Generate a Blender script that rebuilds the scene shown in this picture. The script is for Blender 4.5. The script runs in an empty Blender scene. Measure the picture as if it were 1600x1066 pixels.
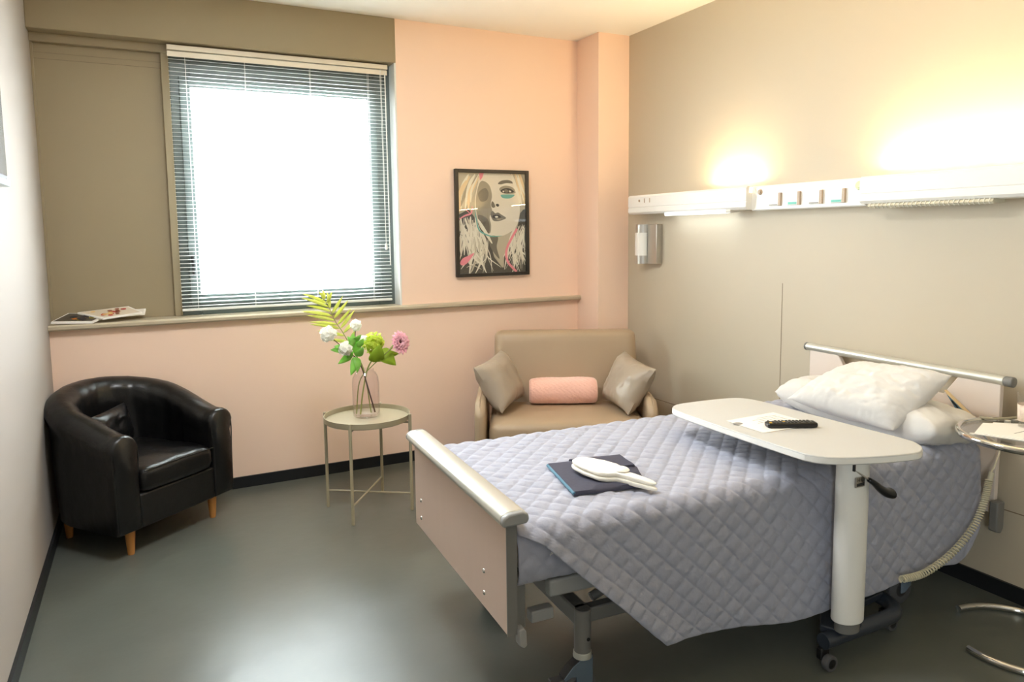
import bpy, bmesh, math, random
from mathutils import Vector, Matrix, noise
random.seed(7)
PI = math.pi
C = bpy.context.scene.collection
scene = bpy.context.scene

# ------------------------------------------------------------------ camera, world, exposure
W, H, YF = 3.521, 2.829, -6.2           # right wall, ceiling height, wall behind the camera
cam_d = bpy.data.cameras.new('camera'); cam = bpy.data.objects.new('camera', cam_d); C.objects.link(cam)
cam_d.sensor_width = 36.0; cam_d.sensor_fit = 'HORIZONTAL'
cam_d.lens = 1132.877 / 1600 * 36
cam_d.shift_y = -(533 - 480.26) / 1600
cam_d.clip_start = 0.02
yaw, pitch, roll = math.radians(-26.661), math.radians(-5.908), math.radians(-0.656)
R = Matrix.Rotation(yaw, 4, 'Z') @ Matrix.Rotation(PI/2 + pitch, 4, 'X') @ Matrix.Rotation(roll, 4, 'Z')
cam.matrix_world = Matrix.Translation((0.4815, -4.4879, 1.5)) @ R
scene.camera = cam

world = bpy.data.worlds.new('world'); scene.world = world
world.use_nodes = True
bg = world.node_tree.nodes['Background']
bg.inputs['Color'].default_value = (0.86, 0.955, 0.985, 1)
bg.inputs['Strength'].default_value = 14.5
scene.view_settings.view_transform = 'Standard'
scene.view_settings.look = 'None'
scene.view_settings.gamma = 1.0
scene.view_settings.use_curve_mapping = False
scene.view_settings.exposure = 1.24
scene.cycles.use_denoising = True
scene.cycles.max_bounces = 10
scene.cycles.diffuse_bounces = 6
scene.cycles.transparent_max_bounces = 16
scene.cycles.sample_clamp_indirect = 8.0
scene.cycles.caustics_refractive = False

def area_light(name, loc, rot, sx, sy, power, color, portal=False, spread=PI):
    l = bpy.data.lights.new(name, 'AREA'); l.shape = 'RECTANGLE'; l.size = sx; l.size_y = sy
    l.energy = power; l.color = color; l.spread = spread
    if portal: l.cycles.is_portal = True
    o = bpy.data.objects.new(name, l); C.objects.link(o); o.location = loc; o.rotation_euler = rot
    return o
area_light('daylight_portal', (1.28, 0.27, 1.755), (-PI/2, 0, 0), 1.1, 1.25, 1, (1, 1, 1), portal=True)
area_light('fill_window_portal', (-0.18, -5.45, 1.5), (0, -PI/2, 0), 1.0, 0.6, 1, (1, 1, 1), portal=True)  # portal for the added window behind the camera
WARM = (1.0, 0.74, 0.40)
area_light('uplight_short', (3.468, -1.33, 1.737), (PI, -0.40, 0), 0.03, 0.34, 3.2, WARM)
area_light('uplight_long', (3.468, -2.80, 1.737), (PI, -0.40, 0), 0.03, 1.05, 11.0, WARM)
area_light('reading_light_glow', (3.455, -1.08, 1.588), (0, 0, 0), 0.05, 0.5, 0.08, (0.85, 0.95, 1.0))

area_light('fill_panel_glow', (1.05, -1.95, 2.76), (0, 0, 0), 0.55, 0.55, 16.0, (0.95, 0.97, 1.0))  # added fill light, shines from the unseen ceiling panel

# ------------------------------------------------------------------ materials
def lin(c):
    c = c / 255.0
    return c / 12.92 if c <= 0.04045 else ((c + 0.055) / 1.055) ** 2.4
def rgb(r, g, b): return (lin(r), lin(g), lin(b), 1.0)

def mat(name, col, rough=0.5, metal=0.0, bump=0.0, bscale=60.0, var=0.0, vscale=3.0, spec=0.5, coat=0.0, sheen=0.0, trans=0.0, emit=None, estr=0.0, stretch=None, detail=4.0, roughvar=0.0):
    m = bpy.data.materials.new(name); m.use_nodes = True
    nt = m.node_tree; b = nt.nodes['Principled BSDF']
    b.inputs['Base Color'].default_value = col
    b.inputs['Roughness'].default_value = rough
    b.inputs['Metallic'].default_value = metal
    b.inputs['Specular IOR Level'].default_value = spec
    b.inputs['Coat Weight'].default_value = coat
    b.inputs['Sheen Weight'].default_value = sheen
    b.inputs['Transmission Weight'].default_value = trans
    if emit:
        b.inputs['Emission Color'].default_value = emit
        b.inputs['Emission Strength'].default_value = estr
    tc = nt.nodes.new('ShaderNodeTexCoord')
    src = tc.outputs['Object']
    if stretch:
        mp = nt.nodes.new('ShaderNodeMapping'); mp.inputs['Scale'].default_value = stretch
        nt.links.new(src, mp.inputs['Vector']); src = mp.outputs['Vector']
    if bump > 0:
        n = nt.nodes.new('ShaderNodeTexNoise'); n.inputs['Scale'].default_value = bscale; n.inputs['Detail'].default_value = detail
        nt.links.new(src, n.inputs['Vector'])
        bp = nt.nodes.new('ShaderNodeBump'); bp.inputs['Strength'].default_value = bump; bp.inputs['Distance'].default_value = 0.01
        nt.links.new(n.outputs['Fac'], bp.inputs['Height']); nt.links.new(bp.outputs['Normal'], b.inputs['Normal'])
    if var > 0 or roughvar > 0:
        n2 = nt.nodes.new('ShaderNodeTexNoise'); n2.inputs['Scale'].default_value = vscale; n2.inputs['Detail'].default_value = 6
        nt.links.new(src, n2.inputs['Vector'])
        if var > 0:
            mx = nt.nodes.new('ShaderNodeMix'); mx.data_type = 'RGBA'
            mx.inputs['A'].default_value = tuple(max(0, c * (1 - var)) for c in col[:3]) + (1,)
            mx.inputs['B'].default_value = tuple(min(1, c * (1 + var)) for c in col[:3]) + (1,)
            nt.links.new(n2.outputs['Fac'], mx.inputs['Factor']); nt.links.new(mx.outputs['Result'], b.inputs['Base Color'])
        if roughvar > 0:
            mr = nt.nodes.new('ShaderNodeMapRange')
            mr.inputs['To Min'].default_value = rough - roughvar; mr.inputs['To Max'].default_value = rough + roughvar
            nt.links.new(n2.outputs['Fac'], mr.inputs['Value']); nt.links.new(mr.outputs['Result'], b.inputs['Roughness'])
    return m

def glass_mat(name, tint=(1, 1, 1, 1), ior=1.45, rough=0.0):
    """thin clear pane: light passes straight, Fresnel reflection on top"""
    m = bpy.data.materials.new(name); m.use_nodes = True
    nt = m.node_tree; nt.nodes.clear()
    out = nt.nodes.new('ShaderNodeOutputMaterial'); mix = nt.nodes.new('ShaderNodeMixShader')
    tr = nt.nodes.new('ShaderNodeBsdfTransparent'); tr.inputs['Color'].default_value = tint
    gl = nt.nodes.new('ShaderNodeBsdfGlossy'); gl.inputs['Roughness'].default_value = rough
    lw = nt.nodes.new('ShaderNodeLayerWeight'); lw.inputs['Blend'].default_value = 0.5
    pw = nt.nodes.new('ShaderNodeMath'); pw.operation = 'POWER'; pw.inputs[1].default_value = 5.0
    fr = nt.nodes.new('ShaderNodeMath'); fr.operation = 'MULTIPLY_ADD'; fr.inputs[1].default_value = 0.95; fr.inputs[2].default_value = ((ior - 1) / (ior + 1)) ** 2
    nt.links.new(lw.outputs['Facing'], pw.inputs[0]); nt.links.new(pw.outputs[0], fr.inputs[0])
    nt.links.new(fr.outputs[0], mix.inputs[0]); nt.links.new(tr.outputs[0], mix.inputs[1]); nt.links.new(gl.outputs[0], mix.inputs[2])
    nt.links.new(mix.outputs[0], out.inputs['Surface'])
    return m

def translucent(m, f):
    nt = m.node_tree; b = nt.nodes['Principled BSDF']; out = nt.nodes['Material Output']
    t = nt.nodes.new('ShaderNodeBsdfTranslucent'); mx = nt.nodes.new('ShaderNodeMixShader'); mx.inputs[0].default_value = f
    lk = [l for l in nt.links if l.to_socket == b.inputs['Base Color']]
    if lk: nt.links.new(lk[0].from_socket, t.inputs['Color'])
    else: t.inputs['Color'].default_value = b.inputs['Base Color'].default_value
    nt.links.new(b.outputs[0], mx.inputs[1]); nt.links.new(t.outputs[0], mx.inputs[2]); nt.links.new(mx.outputs[0], out.inputs['Surface'])
    return m
def emis_mat(name, col, s):
    return mat(name, (0.8, 0.8, 0.8, 1), 0.4, emit=col, estr=s)

M = {}
M['peach'] = mat('peach_wall_paint', rgb(250, 220, 198), 0.75, bump=0.06, bscale=260, var=0.015, vscale=1.3)
M['left'] = mat('pale_wall_paint', rgb(168, 160, 152), 0.75, bump=0.06, bscale=260)
M['taupe_wall'] = mat('taupe_wall_covering', rgb(196, 184, 162), 0.55, bump=0.05, bscale=300, var=0.015, vscale=1.0)
M['white_ceiling'] = mat('white_ceiling_paint', rgb(248, 245, 236), 0.8)
M['taupe_box'] = mat('taupe_painted_board', rgb(154, 140, 112), 0.6, bump=0.04, bscale=200)
M['sill'] = mat('beige_sill_laminate', rgb(190, 178, 154), 0.35)
M['white_trim'] = mat('white_trim_paint', rgb(230, 230, 226), 0.5)
M['skirt'] = mat('black_vinyl_skirting', rgb(22, 24, 27), 0.45)
M['floor'] = mat('grey_green_vinyl_floor', rgb(92, 95, 88), 0.31, bump=0.13, bscale=9.0, var=0.12, vscale=5.0, roughvar=0.03, spec=0.5)
M['seam'] = mat('panel_joint', rgb(128, 110, 88), 0.7)
M['alu'] = mat('grey_aluminium_frame', rgb(104, 114, 112), 0.4, metal=0.1)
M['slat'] = mat('white_blind_slat', rgb(236, 238, 236), 0.35)
M['cream_metal'] = mat('cream_headrail', rgb(232, 222, 202), 0.4)
M['cordw'] = mat('white_cord', rgb(235, 235, 230), 0.7)
M['clear'] = glass_mat('clear_glass')
M['blk_leather'] = mat('black_leather', rgb(12, 12, 13), 0.30, bump=0.35, bscale=14, spec=0.5, detail=6)
M['blk_frame'] = mat('black_leather_side', rgb(10, 10, 10), 0.42, bump=0.2, bscale=30)
M['wood'] = mat('varnished_pine', rgb(196, 136, 72), 0.4, var=0.12, vscale=20, stretch=(1, 1, 0.12))
M['taupe_vinyl'] = mat('taupe_upholstery', rgb(172, 150, 123), 0.42, bump=0.05, bscale=240)
M['cushion'] = mat('taupe_satin_leather', rgb(170, 156, 138), 0.33, bump=0.25, bscale=9, detail=5)
M['pink_plush'] = mat('pink_plush', rgb(246, 194, 176), 0.95, bump=0.5, bscale=120, sheen=0.6)
M['khaki_metal'] = mat('grey_beige_metal', rgb(164, 154, 128), 0.42)
M['chrome'] = mat('polished_chrome', rgb(215, 213, 208), 0.08, metal=1.0)
M['steel'] = mat('brushed_steel', rgb(196, 192, 184), 0.34, metal=1.0, bump=0.04, bscale=90, stretch=(1, 1, 18))
M['alu_rail'] = mat('satin_aluminium', rgb(205, 204, 194), 0.38, metal=0.55)
M['bed_board'] = mat('pale_pink_laminate', rgb(212, 188, 172), 0.45, var=0.03, vscale=25, stretch=(1, 1, 0.15))
M['head_board'] = mat('white_pink_laminate', rgb(226, 212, 200), 0.4)
M['grey_metal'] = mat('grey_powder_coat', rgb(150, 150, 148), 0.45)
M['mid_metal'] = mat('mid_grey_powder_coat', rgb(120, 118, 114), 0.45)
M['dark_metal'] = mat('dark_grey_plastic', rgb(48, 48, 48), 0.5)
M['caster'] = mat('silver_blue_castor_shell', rgb(150, 170, 195), 0.25, metal=0.8)
M['rubber'] = mat('grey_rubber', rgb(86, 86, 88), 0.6)
M['quilt'] = mat('grey_quilted_cotton', rgb(160, 162, 176), 0.85, bump=0.25, bscale=70, sheen=0.25, detail=6)
M['sheet'] = mat('white_cotton', rgb(216, 212, 206), 0.85, bump=0.2, bscale=22, detail=5, sheen=0.15)
M['white_top'] = mat('white_laminate_top', rgb(198, 197, 193), 0.42)
M['white_plastic'] = mat('white_plastic', rgb(238, 236, 230), 0.4)
M['off_white'] = mat('off_white_plastic', rgb(222, 218, 206), 0.45)
M['navy_base'] = mat('blue_black_steel', rgb(44, 50, 60), 0.35, spec=0.6)
M['black_plastic'] = mat('black_plastic', rgb(18, 18, 20), 0.3)
M['dark_rubber_button'] = mat('grey_button', rgb(70, 68, 62), 0.5)
M['yellow_button'] = mat('yellow_button', rgb(222, 176, 60), 0.5)
M['navy'] = mat('navy_fabric', rgb(62, 62, 78), 0.75, bump=0.15, bscale=40)
M['teal_edge'] = mat('teal_edging', rgb(70, 118, 140), 0.6)
M['paper'] = mat('white_paper', rgb(240, 236, 228), 0.8)
M['print_grey'] = mat('grey_print', rgb(150, 146, 140), 0.8)
M['slipper'] = mat('white_terry', rgb(242, 238, 226), 0.85, bump=0.15, bscale=150)
M['beige_plastic'] = mat('beige_plastic', rgb(212, 186, 142), 0.5)
M['blue_key'] = mat('blue_keypad', rgb(84, 124, 146), 0.5)
M['cord'] = mat('beige_coil_cord', rgb(214, 206, 178), 0.5)
M['peach_plug'] = mat('light_brown_socket', rgb(186, 164, 140), 0.5)
M['green_label'] = mat('mint_label', rgb(120, 200, 182), 0.6)
M['frame_blk'] = mat('black_brown_frame', rgb(44, 38, 30), 0.4)
M['lens'] = emis_mat('lit_lens', (0.90, 0.98, 1.0, 1), 1.1)
M['tube'] = emis_mat('warm_lamp_tube', (1.0, 0.74, 0.40, 1), 7.0)
M['lens_off'] = mat('prismatic_lens', rgb(205, 200, 180), 0.25, bump=0.0)
M['fill_lens'] = emis_mat('fill_panel_lens', (0.9, 0.96, 1.0, 1), 3.0)  # glowing cover of the added ceiling fill panel
M['vase'] = glass_mat('pinkish_glass', (0.985, 0.968, 0.975, 1), 1.5)
M['leaf'] = mat('green_leaf', rgb(156, 212, 104), 0.5, var=0.2, vscale=14)
M['palm'] = mat('yellow_green_palm_leaf', rgb(206, 210, 112), 0.5, var=0.12, vscale=20)
M['lime'] = mat('lime_petal', rgb(204, 220, 84), 0.65, var=0.15, vscale=20)
M['lime_leaf'] = mat('lime_leaf', rgb(158, 186, 52), 0.5, var=0.15, vscale=10)
M['white_petal'] = mat('white_petal', rgb(252, 251, 244), 0.7)
M['pink_petal'] = mat('pink_petal', rgb(250, 198, 210), 0.65, var=0.12, vscale=30)
M['dark_centre'] = mat('dark_flower_centre', rgb(70, 30, 34), 0.7)
for k_ in ('leaf', 'palm', 'lime', 'lime_leaf', 'white_petal', 'pink_petal'): translucent(M[k_], 0.4)
M['stem'] = mat('green_stem', rgb(132, 140, 64), 0.6)
M['twig'] = mat('brown_twig', rgb(86, 60, 50), 0.7)
M['screen'] = mat('dark_screen', rgb(70, 68, 64), 0.25)
M['tv_case'] = mat('black_tv_case', rgb(26, 22, 30), 0.4)
M['tv_bar'] = mat('silver_tv_bar', rgb(196, 214, 220), 0.3, metal=0.3)

# ------------------------------------------------------------------ mesh helpers
def V(*a): return Vector(a)
def add_box(bm, x0, x1, y0, y1, z0, z1, mx=None):
    vs = [bm.verts.new((x, y, z)) for x in (x0, x1) for y in (y0, y1) for z in (z0, z1)]
    for f in ((0, 1, 3, 2), (4, 6, 7, 5), (0, 4, 5, 1), (2, 3, 7, 6), (0, 2, 6, 4), (1, 5, 7, 3)):
        bm.faces.new([vs[i] for i in f])
    if mx is not None:
        for v in vs: v.co = mx @ v.co
    return bm
def box(*a, mx=None):
    return add_box(bmesh.new(), *a, mx=mx)
def add_tube(bm, pts, r, n=10, cap=True, sy=1.0):
    """tube along points; r a number or a list; parallel-transported frames"""
    pts = [Vector(p) for p in pts]
    k = len(pts)
    rr = r if isinstance(r, (list, tuple)) else [r] * k
    t0 = (pts[1] - pts[0]).normalized()
    up = Vector((0, 0, 1)) if abs(t0.z) < 0.9 else Vector((1, 0, 0))
    nrm = t0.cross(up).normalized()
    rings = []
    for i in range(k):
        t = ((pts[min(i + 1, k - 1)] - pts[max(i - 1, 0)])).normalized()
        nrm = (nrm - t * nrm.dot(t)).normalized()
        bn = t.cross(nrm)
        rings.append([bm.verts.new(pts[i] + nrm * (rr[i] * math.cos(2 * PI * j / n)) + bn * (rr[i] * sy * math.sin(2 * PI * j / n))) for j in range(n)])
    for i in range(k - 1):
        for j in range(n):
            bm.faces.new((rings[i][j], rings[i][(j + 1) % n], rings[i + 1][(j + 1) % n], rings[i + 1][j]))
    if cap:
        bm.faces.new(rings[0][::-1]); bm.faces.new(rings[-1])
    return bm
def tube(*a, **k): return add_tube(bmesh.new(), *a, **k)
def smooth_path(pts, sub=6, closed=False):
    pts = [Vector(p) for p in pts]; out = []
    n = len(pts)
    for i in range(n if closed else n - 1):
        p1, p2 = pts[i], pts[(i + 1) % n]
        p0 = pts[(i - 1) % n] if closed or i > 0 else p1 * 2 - p2
        p3 = pts[(i + 2) % n] if closed or i + 2 < n else p2 * 2 - p1
        for s in range(sub):
            t = s / sub
            out.append(0.5 * ((2 * p1) + (p2 - p0) * t + (2 * p0 - 5 * p1 + 4 * p2 - p3) * t * t + (3 * p1 - p0 - 3 * p2 + p3) * t ** 3))
    if not closed: out.append(pts[-1])
    return out
def add_lathe(bm, prof, cx=0, cy=0, n=40, cap=False):
    rings = [[bm.verts.new((cx + r * math.cos(2 * PI * j / n), cy + r * math.sin(2 * PI * j / n), z)) for j in range(n)] for r, z in prof]
    for i in range(len(prof) - 1):
        for j in range(n):
            bm.faces.new((rings[i][j], rings[i][(j + 1) % n], rings[i + 1][(j + 1) % n], rings[i + 1][j]))
    if cap:
        bm.faces.new(rings[0][::-1]); bm.faces.new(rings[-1])
    return bm
def add_prism(bm, poly, axis, a, b):
    """extrude a 2-D polygon along an axis; poly coordinates are the two other axes in order"""
    def P(p, c):
        return {'x': (c, p[0], p[1]), 'y': (p[0], c, p[1]), 'z': (p[0], p[1], c)}[axis]
    v0 = [bm.verts.new(P(p, a)) for p in poly]; v1 = [bm.verts.new(P(p, b)) for p in poly]
    n = len(poly)
    bm.faces.new(v0); bm.faces.new(v1[::-1])
    for i in range(n):
        bm.faces.new((v0[i], v0[(i + 1) % n], v1[(i + 1) % n], v1[i]))
    return bm
def prism(*a): return add_prism(bmesh.new(), *a)
def grid(nu, nv, fn, bm=None, wrap_u=False):
    bm = bm or bmesh.new()
    vs = [[bm.verts.new(fn(i / nu, j / nv)) for j in range(nv + 1)] for i in range(nu + (0 if wrap_u else 1))]
    k = len(vs)
    for i in range(nu):
        for j in range(nv):
            bm.faces.new((vs[i][j], vs[(i + 1) % k][j], vs[(i + 1) % k][j + 1], vs[i][j + 1]))
    return bm
def obj(name, bm, m, parent=None, smooth=True, bevel=0.0, seg=2, solid=0.0, subsurf=0, angle=40, recalc=True):
    if recalc: bmesh.ops.recalc_face_normals(bm, faces=bm.faces)
    me = bpy.data.meshes.new(name); bm.to_mesh(me); bm.free()
    ms = m if isinstance(m, (list, tuple)) else [m]
    for x in ms: me.materials.append(x)
    o = bpy.data.objects.new(name, me); C.objects.link(o)
    if smooth:
        me.polygons.foreach_set('use_smooth', [True] * len(me.polygons))
        try: me.set_sharp_from_angle(angle=math.radians(angle))
        except Exception: pass
    if parent is not None: o.parent = parent
    if solid:
        s = o.modifiers.new('solid', 'SOLIDIFY'); s.thickness = solid; s.offset = 0
    if bevel:
        b = o.modifiers.new('bevel', 'BEVEL'); b.width = bevel; b.segments = seg; b.limit_method = 'ANGLE'; b.angle_limit = math.radians(35)
    if subsurf:
        s = o.modifiers.new('sub', 'SUBSURF'); s.levels = subsurf; s.render_levels = subsurf
    return o
def thing(name, label, cat, loc=(0, 0, 0), rot=0.0, group=None):
    o = bpy.data.objects.new(name, None); C.objects.link(o)
    o.location = loc; o.rotation_euler = (0, 0, rot); o.empty_display_size = 0.1
    return tag(o, label, cat, group)
def tag(o, label, cat, group=None):
    o['label'] = label; o['category'] = cat
    if group: o['group'] = group
    return o
def struct(name, bm, m, **k):
    k.setdefault('smooth', False)
    o = obj(name, bm, m, **k); o['kind'] = 'structure'
    return o
def text_mesh(name, body, size, m, parent, mx, extrude=0.0003):
    cu = bpy.data.curves.new(name, 'FONT'); cu.body = body; cu.size = size; cu.extrude = extrude
    cu.align_x = 'CENTER'; cu.align_y = 'CENTER'
    t = bpy.data.objects.new(name, cu); C.objects.link(t)
    bpy.context.view_layer.update()
    me = bpy.data.meshes.new_from_object(t.evaluated_get(bpy.context.evaluated_depsgraph_get()))
    bpy.data.objects.remove(t)
    me.materials.clear(); me.materials.append(m)
    me.transform(mx)
    o = bpy.data.objects.new(name, me); C.objects.link(o); o.parent = parent
    return o
def pillow_bm(c00, c10, c11, c01, thick, nu=28, nv=22, pinch=0.07, wr=0.012, seed=0.0, power=0.55, thick_top=None):
    """stuffed cushion between four corner points: pointed corners, pinched edges, creases"""
    c00, c10, c11, c01 = map(Vector, (c00, c10, c11, c01))
    n = ((c10 - c00).cross(c01 - c00) + (c11 - c01).cross(c11 - c10)).normalized()
    cen = (c00 + c10 + c11 + c01) / 4
    bm = bmesh.new()
    def pos(u, v, s):
        a, b = 2 * u - 1, 2 * v - 1
        ua = 0.5 + 0.5 * a * (1 - pinch * (1 - b * b)); vb = 0.5 + 0.5 * b * (1 - pinch * (1 - a * a))
        p = c00 * (1 - ua) * (1 - vb) + c10 * ua * (1 - vb) + c11 * ua * vb + c01 * (1 - ua) * vb
        e = max(0.0, (1 - a ** 4) * (1 - b ** 4)) ** power
        q = Vector((u * 4 + seed, v * 4, seed + s))
        w = noise.noise(q * 1.1) * 0.45 + (0.5 - abs(noise.noise(q * 1.7))) * 0.45 - 0.12 + noise.noise(q * 4.0) * 0.2
        edge = 1.0 - abs(noise.noise(Vector((a * 9 + seed, b * 9, s)))) * 0.5 * (1 - e)
        return p + n * (s * 0.5 * thick * e * edge + w * wr * (0.3 + e))
    rows = {}
    for s in (1, -1):
        for i in range(nu + 1):
            for j in range(nv + 1):
                onb = i in (0, nu) or j in (0, nv)
                if s == -1 and onb: rows[(s, i, j)] = rows[(1, i, j)]
                else: rows[(s, i, j)] = bm.verts.new(pos(i / nu, j / nv, s))
    for s in (1, -1):
        for i in range(nu):
            for j in range(nv):
                f = [rows[(s, i, j)], rows[(s, i + 1, j)], rows[(s, i + 1, j + 1)], rows[(s, i, j + 1)]]
                bm.faces.new(f if s == 1 else f[::-1])
    return bm
def rounded_rect(x0, x1, y0, y1, r, n=6):
    out = []
    for cx, cy, a0 in ((x1 - r, y1 - r, 0), (x0 + r, y1 - r, PI/2), (x0 + r, y0 + r, PI), (x1 - r, y0 + r, 3 * PI/2)):
        for i in range(n + 1):
            a = a0 + PI/2 * i / n
            out.append((cx + r * math.cos(a), cy + r * math.sin(a)))
    return out

# ------------------------------------------------------------------ the room
SILL = 1.04; ZB = 2.561; XB = 1.934
struct('floor', box(-0.3, W + 0.3, YF - 0.2, 0.3, -0.1, 0), M['floor'])
struct('ceiling', box(-0.3, W + 0.3, YF - 0.2, 0.3, H, H + 0.1), M['white_ceiling'])
wlb = bmesh.new()                       # opening for an unseen window, added behind the camera to let in fill daylight
LY0, LY1, LZ0, LZ1 = -5.75, -5.15, 1.0, 2.0
add_box(wlb, -0.2, 0, LY1, 0.3, 0, H); add_box(wlb, -0.2, 0, YF - 0.2, LY0, 0, H)
add_box(wlb, -0.2, 0, LY0, LY1, 0, LZ0); add_box(wlb, -0.2, 0, LY0, LY1, LZ1, H)
struct('wall_left', wlb, M['left'])
struct('wall_right', box(W, W + 0.2, YF - 0.2, 0.3, 0, H), M['taupe_wall'])
struct('wall_front', box(0, W, YF - 0.2, YF, 0, H), M['left'])
wb = bmesh.new()
add_box(wb, 0, W, 0, 0.3, 0, SILL - 0.03)
add_box(wb, XB + 0.006, W, 0, 0.3, SILL - 0.03, H)
struct('wall_back', wb, M['peach'])
struct('trim_1', box(3.27, W, -0.273, 0, 0, H), M['peach'])                    # boxed-in corner column
struct('trim_2', box(0, XB + 0.006, -0.004, 0.3, ZB, H), M['taupe_box'], bevel=0.003)   # blind box above the window
tp = bmesh.new()                                                                # recessed board left of the window
add_box(tp, 0, 0.615, 0.126, 0.3, SILL, ZB)
add_box(tp, 0, 0.012, 0.105, 0.126, SILL, ZB - 0.045)
add_box(tp, 0.612, 0.652, 0.098, 0.3, SILL, ZB - 0.045)
add_box(tp, 0, 0.66, 0.085, 0.126, ZB - 0.045, ZB)
struct('trim_3', tp, M['taupe_box'], bevel=0.002)
gr = bmesh.new()
add_box(gr, 0.012, 0.612, 0.1245, 0.1265, 2.436, 2.4375); add_box(gr, 0.012, 0.612, 0.1245, 0.1265, 2.468, 2.469)
struct('trim_4', gr, M['seam'])
sl = bmesh.new()
add_prism(sl, [(-0.05, SILL - 0.022), (-0.042, SILL - 0.03), (0.2, SILL - 0.03), (0.2, SILL), (-0.042, SILL), (-0.05, SILL - 0.008)], 'x', 0.001, XB + 0.006)
add_prism(sl, [(-0.05, SILL - 0.022), (-0.042, SILL - 0.03), (0.0, SILL - 0.03), (0.0, SILL), (-0.042, SILL), (-0.05, SILL - 0.008)], 'x', XB + 0.006, 3.268)
struct('trim_5', sl, M['sill'])
struct('trim_6', box(XB - 0.004, XB + 0.006, 0.0, 0.3, SILL, ZB), M['white_trim'])   # right-hand reveal
# wainscot joints of the right-hand wall covering
jt = bmesh.new()
add_box(jt, W - 0.0012, W + 0.002, -1.674, -1.671, 0.37, 1.211)
add_box(jt, W - 0.0012, W + 0.002, YF, -0.273, 0.360, 0.364)
struct('trim_7', jt, M['seam'])
zb = 0.067
struct('baseboard_left', box(0, 0.012, YF, 0, 0, zb), M['skirt'])
struct('baseboard_back', box(0.012, 3.258, -0.012, 0, 0, zb), M['skirt'])
bc = bmesh.new(); add_box(bc, 3.258, 3.27, -0.285, 0, 0, zb); add_box(bc, 3.27, W, -0.285, -0.273, 0, zb)
struct('baseboard_corner', bc, M['skirt'])
struct('baseboard_right', box(W - 0.012, W, YF, -0.285, 0, zb), M['skirt'])
struct('baseboard_front', box(0.012, W - 0.012, YF, YF + 0.012, 0, zb), M['skirt'])

# window
win = bpy.data.objects.new('window_1', None); C.objects.link(win); win.location = (0, 0, 0); win['kind'] = 'structure'
def rect_frame(x0, x1, z0, z1, w, y0, y1, wl=None):
    bm = bmesh.new()
    add_box(bm, x0, x0 + w, y0, y1, z0, z1); add_box(bm, x1 - w, x1, y0, y1, z0, z1)
    add_box(bm, x0 + w, x1 - w, y0, y1, z0, z0 + w); add_box(bm, x0 + w, x1 - w, y0, y1, z1 - w, z1)
    return bm
obj('window_frame', rect_frame(0.652, XB - 0.004, SILL, 2.50, 0.105, 0.112, 0.135), M['alu'], win, bevel=0.003)
hd = bmesh.new(); add_box(hd, 0.652, XB - 0.004, 0.112, 0.3, 2.50, ZB)
obj('window_head', hd, M['alu'], win)
obj('window_sash', rect_frame(0.698, 1.838, SILL + 0.06, 2.40, 0.044, 0.098, 0.122), M['alu'], win, bevel=0.004)
obj('window_bead', rect_frame(0.740, 1.796, 1.142, 2.358, 0.016, 0.106, 0.120), M['alu'], win, bevel=0.002)
obj('pane', box(0.75, 1.79, 0.113, 0.117, 1.15, 2.35), M['clear'], win)
wh = bmesh.new(); add_box(wh, 0.712, 0.732, 0.085, 0.105, 1.33, 1.39); add_box(wh, 0.714, 0.730, 0.072, 0.086, 1.27, 1.38)
obj('window_handle', wh, M['dark_metal'], win, bevel=0.004)

fill_win = bpy.data.objects.new('fill_window', None); C.objects.link(fill_win); fill_win['kind'] = 'structure'  # added window, out of view, brings cool fill to the quilt side
wf2 = bmesh.new()
add_box(wf2, -0.14, -0.08, LY0, LY0 + 0.04, LZ0, LZ1); add_box(wf2, -0.14, -0.08, LY1 - 0.04, LY1, LZ0, LZ1)
add_box(wf2, -0.14, -0.08, LY0 + 0.04, LY1 - 0.04, LZ0, LZ0 + 0.04); add_box(wf2, -0.14, -0.08, LY0 + 0.04, LY1 - 0.04, LZ1 - 0.04, LZ1)
obj('window_frame', wf2, M['alu'], fill_win)
obj('pane', box(-0.112, -0.108, LY0 + 0.03, LY1 - 0.03, LZ0 + 0.03, LZ1 - 0.03), M['clear'], fill_win)

# venetian blind
bl = thing('venetian_blind', 'white venetian blind with flat slats lowered over the bright window', 'blind', (0, 0, 0))
obj('headrail', box(0.644, 1.898, 0.035, 0.075, 2.524, 2.552), M['cream_metal'], bl, bevel=0.002)
obj('valance_slat', box(0.645, 1.893, 0.034, 0.038, 2.488, 2.516), M['cream_metal'], bl)
slats = bmesh.new()
nsl = 63; z0s, z1s = 1.098, 2.478
for i in range(nsl):
    z = z0s + (z1s - z0s) * i / (nsl - 1)
    x0, x1 = 0.648, 1.890
    pr = []
    for k in range(5):
        t = k / 4 - 0.5
        pr.append((0.055 + 0.025 * t, z + 0.0016 * (1 - 4 * t * t) + 0.10 * 0.025 * t))
    va = [slats.verts.new((x0, p[0], p[1])) for p in pr]; vb = [slats.verts.new((x1, p[0], p[1])) for p in pr]
    for k in range(4): slats.faces.new((va[k], va[k + 1], vb[k + 1], vb[k]))
so = obj('slats', slats, M['slat'], bl, recalc=False)
obj('bottom_rail', box(0.648, 1.890, 0.043, 0.067, 1.070, 1.084), M['slat'], bl, bevel=0.003)
for x in (0.735, 1.05, 1.42, 1.775):
    lc = bmesh.new()
    for y in (0.0415, 0.0685): add_tube(lc, [(x, y, 1.08), (x, y, 2.53)], 0.0009, 5)
    obj('ladder_cord', lc, M['cordw'], bl)
obj('tilt_wand', tube([(1.876, 0.026, 2.50), (1.878, 0.024, 1.30)], 0.0035, 8), M['cordw'], bl)
pc = bmesh.new()
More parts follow.
